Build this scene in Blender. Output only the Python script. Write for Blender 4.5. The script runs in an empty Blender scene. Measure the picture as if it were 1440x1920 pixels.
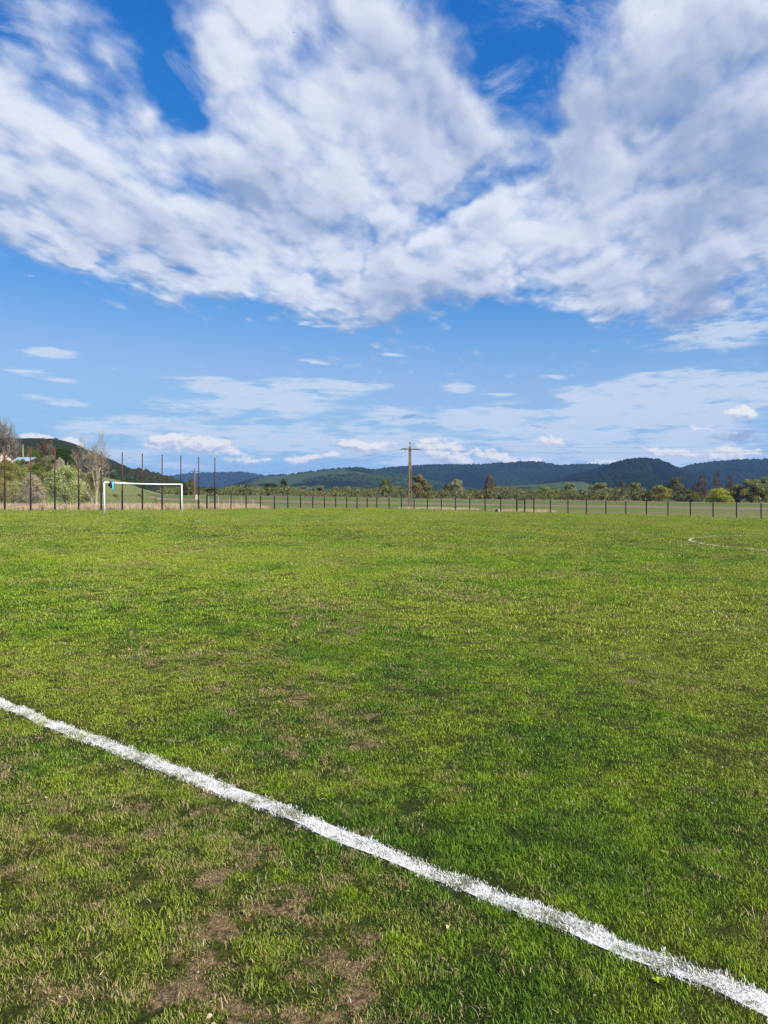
import bpy, bmesh, math, random
import numpy as np
from mathutils import Vector, Matrix

random.seed(7)
RNG = np.random.default_rng(7)
scene = bpy.context.scene
col = scene.collection
R = math.radians

# ------------------------------------------------------------------ camera
F = 1443.0            # focal length in pixels of the 1440 x 1920 photograph
EYE = 1.65            # eye height above the turf
HOR = 931.0           # pixel row of the eye-level horizon
cam_d = bpy.data.cameras.new('camera')
cam_d.sensor_fit = 'VERTICAL'
cam_d.sensor_height = 36.0
cam_d.sensor_width = 27.0
cam_d.lens = 36.0 * F / 1920.0
cam_d.shift_y = (HOR - 960.0) / 1920.0
cam_d.clip_start = 0.05
cam_d.clip_end = 60000.0
cam = bpy.data.objects.new('camera', cam_d)
col.objects.link(cam)
cam.location = (0, 0, EYE)
cam.rotation_euler = (R(90), 0, 0)
scene.camera = cam

# ------------------------------------------------------------------ sun and exposure
SUN_AZ, SUN_EL = R(128), R(36)         # azimuth from the view direction (+Y) towards +X
sd = Vector((math.sin(SUN_AZ) * math.cos(SUN_EL), math.cos(SUN_AZ) * math.cos(SUN_EL), math.sin(SUN_EL)))
sun_d = bpy.data.lights.new('sun', 'SUN')
sun_d.energy = 5.0
sun_d.angle = R(0.53)
sun_d.color = (1.0, 0.94, 0.84)
sun = bpy.data.objects.new('sun', sun_d)
col.objects.link(sun)
sun.rotation_euler = sd.to_track_quat('Z', 'Y').to_euler()
sun.location = (40, -40, 60)

scene.view_settings.view_transform = 'Standard'
scene.view_settings.look = 'None'
EXPOSURE = 0.60
scene.view_settings.exposure = EXPOSURE
scene.view_settings.gamma = 1.0
scene.view_settings.use_curve_mapping = False
scene.render.film_transparent = False
try:
    scene.cycles.use_denoising = True
    scene.cycles.denoising_input_passes = 'RGB_ALBEDO_NORMAL'
    scene.cycles.denoising_prefilter = 'NONE'
    scene.cycles.denoiser = 'OPENIMAGEDENOISE'
except Exception:
    pass
scene.cycles.use_adaptive_sampling = True
scene.cycles.adaptive_threshold = 0.015
scene.cycles.adaptive_min_samples = 20
scene.cycles.max_bounces = 5
scene.cycles.diffuse_bounces = 2
scene.cycles.glossy_bounces = 2
scene.cycles.transmission_bounces = 3
scene.cycles.transparent_max_bounces = 8
scene.cycles.volume_bounces = 0
scene.cycles.caustics_reflective = False
scene.cycles.caustics_refractive = False

# ------------------------------------------------------------------ node helpers
class NT:
    """small helper that writes node networks"""
    def __init__(self, tree):
        self.t = tree
    def new(self, kind, **kw):
        n = self.t.nodes.new(kind)
        for k, v in kw.items():
            setattr(n, k, v)
        return n
    def put(self, sock, v):
        if v is None:
            return
        if isinstance(v, bpy.types.NodeSocket):
            self.t.links.new(v, sock)
        else:
            sock.default_value = v
    def m(self, op, a, b=None, c=None, clamp=False):
        n = self.new('ShaderNodeMath', operation=op, use_clamp=clamp)
        self.put(n.inputs[0], a); self.put(n.inputs[1], b); self.put(n.inputs[2], c)
        return n.outputs[0]
    def v(self, op, a, b=None, scale=None):
        n = self.new('ShaderNodeVectorMath', operation=op)
        self.put(n.inputs[0], a); self.put(n.inputs[1], b)
        if scale is not None:
            self.put(n.inputs['Scale'], scale)
        return n.outputs['Value'] if op in ('DOT_PRODUCT', 'LENGTH', 'DISTANCE') else n.outputs[0]
    def xyz(self, x=0.0, y=0.0, z=0.0):
        n = self.new('ShaderNodeCombineXYZ')
        self.put(n.inputs[0], x); self.put(n.inputs[1], y); self.put(n.inputs[2], z)
        return n.outputs[0]
    def sep(self, v):
        n = self.new('ShaderNodeSeparateXYZ')
        self.put(n.inputs[0], v)
        return n.outputs
    def noise(self, vec, scale, detail=4.0, rough=0.5, lac=2.0, dist=0.0, color=False, dim='3D'):
        n = self.new('ShaderNodeTexNoise', noise_dimensions=dim)
        self.put(n.inputs['Vector'], vec)
        n.inputs['Scale'].default_value = scale
        n.inputs['Detail'].default_value = detail
        n.inputs['Roughness'].default_value = rough
        n.inputs['Lacunarity'].default_value = lac
        n.inputs['Distortion'].default_value = dist
        return n.outputs['Color'] if color else n.outputs['Fac']
    def step(self, x, a, b, lo=0.0, hi=1.0, kind='SMOOTHSTEP'):
        n = self.new('ShaderNodeMapRange', interpolation_type=kind)
        n.clamp = True if kind == 'LINEAR' else n.clamp
        self.put(n.inputs['Value'], x)
        self.put(n.inputs['From Min'], a); self.put(n.inputs['From Max'], b)
        self.put(n.inputs['To Min'], lo); self.put(n.inputs['To Max'], hi)
        return n.outputs['Result']
    def mix(self, f, a, b, blend='MIX'):
        n = self.new('ShaderNodeMix', data_type='RGBA', blend_type=blend)
        self.put(n.inputs[0], f)
        for s, val in ((n.inputs[6], a), (n.inputs[7], b)):
            if isinstance(val, (tuple, list)) and len(val) == 3:
                val = (*val, 1.0)
            self.put(s, val)
        return n.outputs[2]

# ------------------------------------------------------------------ sky
def az_el(x, y):
    a, b = (x - 720) / F, (HOR - y) / F
    return math.atan(a), math.atan(b / math.sqrt(1 + a * a))

def blob_sum(nt, q, blobs):
    """sum of soft ellipses laid on the sky; q = (azimuth, elevation, 1)"""
    acc = None
    for (px, py, ra, rb, rot, s) in blobs:
        a, e = az_el(px, py)
        cr, sr = math.cos(R(-rot)), math.sin(R(-rot))
        ia, ib = F / ra, F / rb
        if acc is not None:               # keeps the ellipses in sequence, so few values are alive at once
            n = nt.new('ShaderNodeVectorMath', operation='MULTIPLY_ADD')
            nt.put(n.inputs[0], acc); nt.put(n.inputs[1], (1e-9, 1e-9, 1e-9)); nt.put(n.inputs[2], q)
            q = n.outputs[0]
        u = nt.v('DOT_PRODUCT', q, (cr * ia, sr * ia, -(a * cr + e * sr) * ia))
        w = nt.v('DOT_PRODUCT', q, (-sr * ib, cr * ib, (a * sr - e * cr) * ib))
        g = nt.new('ShaderNodeTexGradient', gradient_type='QUADRATIC_SPHERE')
        nt.put(g.inputs['Vector'], nt.xyz(u, w, 0.0))
        acc = nt.m('MULTIPLY_ADD', g.outputs['Fac'], s, acc if acc is not None else 0.0)
    return acc

# px, py, half axes (px), rotation (clockwise deg), strength
DECK = [
    (110, 320, 600, 230, 26, 2.2), (20, 300, 300, 140, 25, 0.8), (560, 330, 600, 260, 36, 2.2), (470, 90, 440, 170, 55, 1.7),
    (640, 40, 380, 170, 38, 1.2), (720, 390, 460, 220, 18, 1.7), (60, 395, 260, 85, 14, 1.2),
    (470, 480, 460, 95, 15, 1.6), (420, 545, 340, 50, 10, 1.3), (640, 560, 250, 60, 8, 1.2), (60, 455, 180, 34, 3, 1.0),
    (1100, 470, 480, 190, 6, 1.9), (1000, 400, 190, 100, -20, 0.9), (900, 480, 340, 100, 0, 1.3), (1170, 545, 330, 86, 8, 1.5),
    (1370, 110, 360, 320, 10, 2.1), (1250, 20, 180, 130, 0, 0.8), (1330, 320, 360, 230, 10, 1.5), (1120, 300, 270, 200, 10, 1.2), (1090, 190, 150, 170, 30, 0.75),
    (880, 270, 330, 250, 20, 0.85), (800, 120, 300, 260, 20, 0.65), (1150, 605, 130, 32, 4, 0.8), (1390, 580, 260, 60, 0, 0.6), (1420, 430, 280, 180, 0, 1.2),
    (60, 60, 170, 100, 40, 0.7), (200, 110, 200, 70, 40, 0.55), (1400, 650, 260, 50, -2, 0.42),
    (280, 105, 220, 56, 57, -0.90), (335, 185, 110, 42, 52, -0.77), (70, 110, 120, 50, 45, -0.30), (965, 60, 210, 190, 0, -1.20), (985, 150, 130, 110, 0, -0.77), (860, 345, 170, 60, -50, -0.59),
    (875, 385, 160, 40, -42, -0.60), (150, 482, 190, 16, 8, -0.68), (335, 508, 150, 12, 12, -0.59), (1240, 225, 120, 55, 0, -0.59), (300, 620, 520, 56, 0, -0.42), (900, 612, 280, 60, 8, -0.94), (60, 505, 170, 26, 0, -0.77),
]
STREAKS = [
    (1090, 745, 80, 15, 0, 1.2), (1270, 735, 80, 15, -10, 1.2), (735, 770, 90, 22, 0, 1.3), (700, 722, 80, 16, 0, 1.0), (400, 715, 90, 14, 6, 1.0),
    (100, 663, 95, 16, 0, 1.95), (595, 678, 105, 15, 8, 1.43), (735, 666, 85, 14, 0, 1.30), (590, 608, 150, 14, 5, 1.56), (690, 612, 60, 8, 0, 1.04), (60, 697, 110, 15, 0, 1.30),
    (120, 712, 100, 13, 0, 1.04), (110, 752, 130, 22, 2, 1.56), (280, 790, 260, 38, 2, 1.17), (500, 748, 320, 62, 2, 1.82), (370, 715, 160, 26, 6, 1.43), (620, 724, 180, 36, 0, 1.69), (866, 727, 75, 26, 0, 1.95),
    (1042, 709, 48, 10, 4, 1.82), (1180, 765, 400, 80, -4, 1.82), (1400, 725, 260, 66, -3, 1.69), (900, 775, 190, 44, 0, 1.43), (450, 815, 380, 60, 0, 1.17), (720, 825, 440, 80, 0, 1.10), (1100, 850, 460, 70, 0, 1.30),
    (1350, 620, 320, 80, -3, 1.43), (940, 742, 70, 9, 0, 1.17), (40, 518, 46, 9, 0, 1.04), (850, 700, 70, 10, 0, 0.91), (300, 870, 320, 40, 0, 1.04), (895, 555, 14, 20, 0, 0.91), (1340, 820, 280, 70, 0, 1.43), (540, 655, 60, 8, 0, 0.59),
    (1240, 700, 150, 16, -3, 1.04), (215, 530, 160, 12, 3, 0.78), (150, 810, 220, 50, 0, 0.91), (60, 860, 160, 40, 0, 0.78),
    (200, 845, 260, 26, 0, 1.0), (600, 838, 300, 34, 0, 1.0), (1060, 815, 260, 34, -2, 1.1), (1280, 862, 260, 26, 0, 1.1), (760, 790, 200, 22, 0, 0.9), (330, 760, 180, 22, 3, 0.9), (1120, 725, 200, 20, -3, 0.9), (800, 865, 240, 22, 0, 1.0),
]
CUMULUS = [
    (355, 832, 140, 36, 3, 2.2), (320, 822, 70, 24, 0, 1.2), (420, 842, 70, 24, 10, 1.2), (290, 838, 60, 14, 0, 0.9), (835, 846, 70, 46, 25, 2.2), (790, 836, 70, 28, 10, 1.2), (872, 870, 44, 22, 20, 1.2), (690, 836, 100, 32, 2, 1.6), (648, 828, 46, 18, 0, 1.4), (930, 858, 130, 30, 6, 1.7), (1250, 846, 80, 17, 12, 1.9), (1385, 773, 50, 21, 6, 2.2),
    (1375, 850, 110, 26, 2, 2.0), (75, 824, 66, 20, 5, 2.0), (140, 830, 40, 24, 20, 1.8), (460, 862, 80, 20, 0, 1.5), (560, 864, 110, 20, 0, 1.3), (1030, 828, 80, 26, 0, 1.2), (620, 852, 60, 16, 0, 1.2), 
    (1150, 868, 180, 18, 0, 1.2), (1310, 800, 60, 22, 0, 1.0), (230, 860, 70, 14, 0, 0.9), (980, 868, 90, 14, 0, 1.2),
]
SHADE = [
    (1250, 330, 180, 60, 0, -0.6), (1320, 460, 200, 60, 0, -0.6), (1130, 270, 130, 60, 0, -0.4), (1180, 560, 120, 24, 6, -0.5),
    (1400, 60, 200, 60, 20, 0.4), (1290, 240, 120, 50, 0, 0.3),
    (480, 375, 330, 80, 16, 1.0), (180, 335, 230, 45, 22, 0.6), (700, 440, 220, 50, 5, 0.7), (1370, 170, 260, 150, 10, 0.55), (1240, 570, 200, 36, 8, 1.0), (1080, 520, 220, 36, 4, 0.6), (650, 545, 110, 26, 6, 0.9), (830, 460, 120, 50, -20, 0.8),
    (960, 395, 120, 50, 10, -0.9), (560, 485, 220, 36, 14, -0.8), (560, 180, 200, 90, 50, -0.5), (90, 250, 200, 60, 30, -0.6), (270, 530, 190, 22, 8, -0.9), (1220, 30, 130, 60, 0, -0.9), (1100, 450, 160, 50, 0, -0.5), (100, 400, 160, 40, 20, -0.6),
]
DARKS = [
    (768, 781, 48, 13, 0, 1.8), (735, 787, 26, 8, 0, 1.0), (820, 788, 16, 9, 0, 0.7), (1012, 797, 34, 8, 0, 1.6), (1380, 818, 110, 28, 0, 1.5), (1030, 845, 60, 16, 0, 0.9), (1220, 835, 120, 16, 0, 0.5),
    (330, 852, 140, 14, 2, 0.6), (1405, 790, 60, 20, 0, 0.7),
]

def density_group(name, blobs, kind):
    ng = bpy.data.node_groups.new(name, 'ShaderNodeTree')
    ng.interface.new_socket('Direction', in_out='INPUT', socket_type='NodeSocketVector')
    ng.interface.new_socket('Density', in_out='OUTPUT', socket_type='NodeSocketFloat')
    ng.interface.new_socket('Detail', in_out='OUTPUT', socket_type='NodeSocketFloat')
    nt = NT(ng)
    gi, go = nt.new('NodeGroupInput'), nt.new('NodeGroupOutput')
    d = gi.outputs[0]
    x, y, z = nt.sep(d)[:3]
    az = nt.m('ARCTAN2', x, y)
    el = nt.m('ARCSINE', z)
    if kind == 'deck':
        zz = nt.m('ADD', nt.m('MAXIMUM', z, 0.0), 0.12)
        cp = nt.xyz(nt.m('DIVIDE', x, zz), nt.m('MULTIPLY', nt.m('DIVIDE', y, zz), 0.62), 1.0)
        # cloud streets: stretched along one direction of the wind
        cp = nt.xyz(nt.v('DOT_PRODUCT', cp, (0.64, 0.64, 0.0)), nt.v('DOT_PRODUCT', cp, (-0.78, 0.78, 0.4)), 0.0)
        w1 = nt.noise(cp, 2.4, 4.0, 0.6, color=True, dim='2D')
        w = nt.v('MULTIPLY', nt.v('SUBTRACT', w1, (0.5, 0.5, 0.5)), (0.17, 0.09, 0))
        q = nt.v('ADD', nt.xyz(az, el, 1.0), w)
        bl = nt.m('ADD', nt.m('MINIMUM', blob_sum(nt, q, [b_ for b_ in blobs if b_[5] > 0]), 1.22), blob_sum(nt, q, [b_ for b_ in blobs if b_[5] < 0]))
        # beyond the view the broken cloud deck simply goes on
        inside = nt.m('MULTIPLY', nt.step(nt.m('ABSOLUTE', az), 0.85, 0.45), nt.step(el, 0.85, 0.5))
        bl = nt.m('ADD', bl, nt.m('MULTIPLY', nt.m('SUBTRACT', 1.0, inside), nt.step(nt.noise(cp, 0.55, 1.0, 0.5), 0.35, 0.65, 0.0, 0.9)))
        f1 = nt.noise(cp, 2.0, 3.0, 0.5, dim='2D')
        f2 = nt.noise(cp, 8.0, 8.0, 0.67, dim='2D')
        vo = nt.new('ShaderNodeTexVoronoi', feature='SMOOTH_F1', voronoi_dimensions='2D')
        nt.put(vo.inputs['Vector'], nt.v('ADD', cp, nt.v('MULTIPLY', w1, (0.22, 0.22, 0))))
        vo.inputs['Scale'].default_value = 7.0
        vo.inputs['Detail'].default_value = 2.0
        vo.inputs['Roughness'].default_value = 0.55
        vo.inputs['Smoothness'].default_value = 0.5
        f3 = nt.m('SUBTRACT', 0.95, vo.outputs['Distance'])
        fb = nt.m('ADD', nt.m('MULTIPLY', f1, 0.34), nt.m('MULTIPLY_ADD', f2, 0.36, nt.m('MULTIPLY', f3, 0.30)))
        dens = nt.m('ADD', nt.m('SUBTRACT', bl, 0.22), nt.m('MULTIPLY', nt.m('SUBTRACT', fb, 0.5), 2.3))
    elif kind == 'shade':
        p = nt.xyz(nt.m('MULTIPLY', az, 9.0), nt.m('MULTIPLY', el, 14.0), 0.3)
        w = nt.v('MULTIPLY', nt.v('SUBTRACT', nt.noise(p, 1.2, 4.0, 0.6, color=True, dim='2D'), (0.5, 0.5, 0.5)), (0.12, 0.07, 0))
        dens = blob_sum(nt, nt.v('ADD', nt.xyz(az, el, 1.0), w), blobs)
        fb = dens
    elif kind == 'streak':
        p = nt.xyz(nt.m('MULTIPLY', az, 9.0), nt.m('MULTIPLY', el, 52.0), 1.3)
        w = nt.v('MULTIPLY', nt.v('SUBTRACT', nt.noise(p, 1.0, 4.0, 0.55, color=True), (0.5, 0.5, 0.5)), (0.05, 0.012, 0))
        q = nt.v('ADD', nt.xyz(az, el, 1.0), w)
        bl = nt.m('MINIMUM', blob_sum(nt, q, blobs), 1.2)
        fb = nt.noise(p, 2.0, 6.0, 0.66)
        dens = nt.m('ADD', nt.m('SUBTRACT', bl, 0.44), nt.m('MULTIPLY', nt.m('SUBTRACT', fb, 0.5), nt.m('MULTIPLY', nt.m('MINIMUM', bl, 0.9), 4.4)))
    else:
        p = nt.xyz(nt.m('MULTIPLY', az, 34.0), nt.m('MULTIPLY', el, 52.0), 8.3)
        w = nt.v('MULTIPLY', nt.v('SUBTRACT', nt.noise(p, 1.1, 5.0, 0.6, color=True), (0.5, 0.5, 0.5)), (0.034, 0.020, 0))
        q = nt.v('ADD', nt.xyz(az, el, 1.0), w)
        bl = nt.m('MINIMUM', blob_sum(nt, q, blobs), 1.3)
        fb = nt.noise(p, 2.1, 6.0, 0.62)
        dens = nt.m('ADD', nt.m('SUBTRACT', bl, 0.40), nt.m('MULTIPLY', nt.m('SUBTRACT', fb, 0.5), nt.m('MULTIPLY', nt.m('MINIMUM', bl, 0.9), 3.2)))
    nt.put(go.inputs[0], dens)
    nt.put(go.inputs[1], f1 if kind == 'deck' else fb)
    return ng

HAZE_DENSITY = 0.8e-4
SKY_STRENGTH = 0.10
SKY_CURVES = ((2.4, 4.4), (0.96, 0.94), (0.5, 1.03))
world = bpy.data.worlds.new('World')
scene.world = world
world.use_nodes = True
world.cycles.sampling_method = 'NONE'
wt = world.node_tree
wt.nodes.clear()
W = NT(wt)
sky = W.new('ShaderNodeTexSky', sky_type='NISHITA')
sky.sun_disc = False
sky.sun_elevation = SUN_EL
sky.sun_rotation = SUN_AZ
sky.altitude = 450
sky.air_density = 1.0
sky.dust_density = 0.2
sky.ozone_density = 2.2
direction = W.new('ShaderNodeTexCoord').outputs['Generated']

def use_group(ng, vec):
    n = W.new('ShaderNodeGroup')
    n.node_tree = ng
    W.put(n.inputs[0], vec)
    return n.outputs[0], n.outputs[1]

g_deck = density_group('cloud deck', DECK, 'deck')
g_shade = density_group('cloud shade', SHADE, 'shade')
g_streak = density_group('cloud streaks', STREAKS, 'streak')
g_cum = density_group('cumulus', CUMULUS, 'cum')
g_dark = density_group('scud', DARKS, 'cum')

K = 1.0 / SKY_STRENGTH / 2 ** EXPOSURE
def c(r, g, b):
    return (r * K, g * K, b * K, 1.0)

# the camera's rendering of blue: a tone curve for each channel of the physical sky
raw = W.new('ShaderNodeSeparateColor')
W.put(raw.inputs[0], W.mix(1.0, sky.outputs[0], (SKY_STRENGTH,) * 3, 'MULTIPLY'))
curved = W.new('ShaderNodeCombineColor')
for ch, (power, gain) in enumerate(SKY_CURVES):
    W.put(curved.inputs[ch], W.m('MULTIPLY', W.m('POWER', W.m('MINIMUM', raw.outputs[ch], 0.9 if ch else 0.31), power), gain * K))
base = curved.outputs[0]
elev = W.m('ARCSINE', W.sep(direction)[2])

# pale veil towards the horizon, thin streaks in it
veil = W.step(elev, 0.29, 0.02)
out = W.mix(W.m('MULTIPLY', veil, 0.95), base, c(0.34, 0.54, 0.80))
ds, _ = use_group(g_streak, direction)
out = W.mix(W.m('MULTIPLY', W.step(ds, -0.05, 0.75), 0.80), out, c(0.66, 0.75, 0.88))
# a torn high veil above the deck
vx, vy, vz = W.sep(direction)[:3]
vzz = W.m('ADD', W.m('MAXIMUM', vz, 0.0), 0.15)
vp = W.xyz(W.m('DIVIDE', vx, vzz), W.m('DIVIDE', vy, vzz), 0.0)
vp = W.xyz(W.v('DOT_PRODUCT', vp, (0.55, 0.45, 0.0)), W.v('DOT_PRODUCT', vp, (-0.75, 0.75, 0.0)), 0.0)
vn = W.noise(vp, 4.6, 8.0, 0.66, dist=0.5, dim='2D')
va = W.m('MULTIPLY', W.step(vn, 0.46, 0.74), W.step(elev, 0.25, 0.34))
out = W.mix(W.m('MULTIPLY', va, 0.68), out, c(0.58, 0.67, 0.87))
# the cloud deck overhead
dd, df = use_group(g_deck, direction)
up = W.v('NORMALIZE', W.v('ADD', direction, (0.008, 0.0, 0.018)))
du, duf = use_group(g_deck, up)
relief = W.m('SUBTRACT', dd, du)
alpha = W.step(dd, -0.22, 0.80)
sh, _ = use_group(g_shade, direction)
thick = W.step(dd, 0.60, 1.55)
lit = W.step(W.m('ADD', W.m('MULTIPLY_ADD', W.m('SUBTRACT', 0.5, df), 2.1, W.m('MULTIPLY', relief, W.m('SUBTRACT', 0.95, W.m('MULTIPLY', thick, 0.62)))), W.m('MULTIPLY_ADD', sh, -0.55, W.m('SUBTRACT', 0.55, W.m('MULTIPLY', thick, 0.22)))), -0.45, 1.25)
deck_c = W.mix(lit, c(0.27, 0.37, 0.60), c(0.80, 0.85, 0.95))
out = W.mix(W.m('MULTIPLY', alpha, 0.95), out, deck_c)
# small dark scud, then bright far cumulus
dk, _ = use_group(g_dark, direction)
out = W.mix(W.m('MULTIPLY', W.step(dk, 0.0, 0.7), 0.70), out, c(0.30, 0.39, 0.60))
dc, dcf = use_group(g_cum, direction)
up2 = W.v('NORMALIZE', W.v('ADD', direction, (0.003, 0.0, 0.006)))
dcu, _ = use_group(g_cum, up2)
litc = W.m('ADD', W.m('MULTIPLY', W.m('SUBTRACT', dc, dcu), 1.0), 0.52, clamp=True)
cum_c = W.mix(litc, c(0.46, 0.55, 0.73), c(0.97, 0.94, 0.89))
out = W.mix(W.m('MULTIPLY', W.step(dc, -0.02, 0.55), 0.90), out, cum_c)

bg = W.new('ShaderNodeBackground')
bg.inputs['Strength'].default_value = SKY_STRENGTH
W.put(bg.inputs['Color'], out)
wo = W.new('ShaderNodeOutputWorld')
wt.links.new(bg.outputs[0], wo.inputs['Surface'])

# ================================================================== helpers for geometry
CU, SU = -0.776, 0.630                  # direction along the touchline (u); across the pitch is v
def uv(u, v):
    return (CU * u + SU * v, SU * u - CU * v)
def to_uv(x, y):
    return (CU * x + SU * y, SU * x - CU * y)

def sm(x, a, b):
    t = np.clip((np.asarray(x, float) - a) / (b - a), 0, 1)
    return t * t * (3 - 2 * t)

def zg(x, y):
    """height of the land: falls gently to the right, rises beyond the fence and up a bank on the left"""
    x = np.asarray(x, float); y = np.asarray(y, float)
    z = -0.0143 * 250 * np.tanh(x / 250) + 1.25 * sm(y, 108, 290)
    d = -x - 0.305 * y
    bank = sm(d, 0, 9.5) * 4.6 * sm(y, 84, 114) * (1 - sm(y, 600, 900))
    return z + bank

def Z(x, y):
    return float(zg(x, y))

def at(px, Y):
    return (px - 720) / F * Y
def height_at(py, Y):
    return EYE + (HOR - py) / F * Y

def bump(x, y):
    """small unevenness of the turf"""
    x = np.asarray(x, float); y = np.asarray(y, float)
    r = np.sqrt(x * x + y * y)
    b = (np.sin(x * 5.1 + 1.3 * np.sin(y * 3.7)) * np.sin(y * 4.3 + 0.7 + np.sin(x * 2.9)) * 0.010
         + np.sin(x * 13.0 + 2.1 * np.sin(y * 7.1)) * np.sin(y * 11.7 + 1.9) * 0.006
         + np.sin(x * 1.1 + 0.4) * np.sin(y * 0.9 + 2.0) * 0.012)
    return b * (1 - sm(r, 25, 45))

class MB:
    """collects simple shapes into one mesh"""
    def __init__(self):
        self.v, self.f = [], []
    def add(self, vs, fs):
        o = len(self.v)
        self.v += [tuple(p) for p in vs]
        self.f += [tuple(i + o for i in f) for f in fs]
        return self
    def box(self, c, s, rz=0.0, taper=1.0):
        cx, cy, cz = c; sx, sy, sz = (k / 2 for k in s)
        vs = []
        for dz, k in ((-sz, 1.0), (sz, taper)):
            for dx, dy in ((-sx, -sy), (sx, -sy), (sx, sy), (-sx, sy)):
                x, y = dx * k, dy * k
                vs.append((cx + x * math.cos(rz) - y * math.sin(rz), cy + x * math.sin(rz) + y * math.cos(rz), cz + dz))
        return self.add(vs, [(3, 2, 1, 0), (4, 5, 6, 7), (0, 1, 5, 4), (1, 2, 6, 5), (2, 3, 7, 6), (3, 0, 4, 7)])
    def tube(self, pts, rad, n=6):
        pts = [Vector(p) for p in pts]
        rad = rad if isinstance(rad, (list, tuple)) else [rad] * len(pts)
        vs, fs = [], []
        for i, p in enumerate(pts):
            t = (pts[min(i + 1, len(pts) - 1)] - pts[max(i - 1, 0)]).normalized()
            a = t.orthogonal().normalized() if i == 0 else (a - t * a.dot(t)).normalized()
            b = t.cross(a)
            for k in range(n):
                w = 2 * math.pi * k / n
                vs.append(p + (a * math.cos(w) + b * math.sin(w)) * rad[i])
        for i in range(len(pts) - 1):
            for k in range(n):
                k2 = (k + 1) % n
                fs.append((i * n + k, i * n + k2, (i + 1) * n + k2, (i + 1) * n + k))
        fs.append(tuple(range(n - 1, -1, -1)))
        fs.append(tuple((len(pts) - 1) * n + k for k in range(n)))
        return self.add(vs, fs)
    def mesh(self, name, mat, smooth=False):
        me = bpy.data.meshes.new(name)
        me.from_pydata(self.v, [], self.f)
        me.materials.append(mat)
        if smooth:
            me.polygons.foreach_set('use_smooth', [True] * len(me.polygons))
        me.update()
        return me
    def build(self, name, mat, parent=None, smooth=False):
        return link(name, self.mesh(name, mat, smooth), parent)

def link(name, me, parent=None):
    o = bpy.data.objects.new(name, me)
    col.objects.link(o)
    if parent is not None:
        o.parent = parent
    return o

def tag(o, label=None, cat=None, group=None, kind=None):
    if label: o['label'] = label
    if cat: o['category'] = cat
    if group: o['group'] = group
    if kind: o['kind'] = kind
    return o

def empty(name, loc, label, cat, group=None, rz=0.0):
    o = bpy.data.objects.new(name, None)
    col.objects.link(o)
    o.location = loc
    o.rotation_euler = (0, 0, rz)
    o.empty_display_size = 0.2
    return tag(o, label, cat, group)

def np_mesh(name, verts, faces, mat, smooth=False):
    """verts (n,3), faces (m,k) arrays"""
    verts = np.asarray(verts, np.float32); faces = np.asarray(faces, np.int32)
    me = bpy.data.meshes.new(name)
    k = faces.shape[1]
    me.vertices.add(len(verts)); me.vertices.foreach_set('co', verts.ravel())
    me.loops.add(faces.size); me.loops.foreach_set('vertex_index', faces.ravel())
    me.polygons.add(len(faces))
    me.polygons.foreach_set('loop_start', np.arange(len(faces), dtype=np.int32) * k)
    me.polygons.foreach_set('loop_total', np.full(len(faces), k, np.int32))
    if smooth:
        me.polygons.foreach_set('use_smooth', np.ones(len(faces), bool))
    me.materials.append(mat)
    me.update(calc_edges=True)
    me.validate()
    return me

def grid_faces(nx, ny):
    i = np.arange(nx - 1)[:, None] * ny + np.arange(ny - 1)[None, :]
    return np.stack([i, i + ny, i + ny + 1, i + 1], -1).reshape(-1, 4)

# ================================================================== materials
def new_mat(name):
    m_ = bpy.data.materials.new(name)
    m_.use_nodes = True
    m_.node_tree.nodes.clear()
    nt = NT(m_.node_tree)
    out_ = nt.new('ShaderNodeOutputMaterial')
    return m_, nt, out_

def simple(name, color, rough=0.6, metallic=0.0, var=0.25, scale=6.0, color2=None, bump_s=0.0):
    """a plain material with some grain and wear"""
    m_, nt, out_ = new_mat(name)
    p = nt.new('ShaderNodeBsdfPrincipled')
    co = nt.new('ShaderNodeTexCoord').outputs['Object']
    n = nt.noise(co, scale, 5.0, 0.6)
    c2 = color2 or tuple(k * (1 - var) for k in color)
    f = nt.step(n, 0.35, 0.65)
    nt.put(p.inputs['Base Color'], nt.mix(f, color, c2))
    p.inputs['Roughness'].default_value = rough
    p.inputs['Metallic'].default_value = metallic
    if bump_s:
        b = nt.new('ShaderNodeBump'); b.inputs['Strength'].default_value = bump_s; b.inputs['Distance'].default_value = 0.02
        nt.put(b.inputs['Height'], n); nt.put(p.inputs['Normal'], b.outputs[0])
    nt.t.links.new(p.outputs[0], out_.inputs['Surface'])
    return m_

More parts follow.
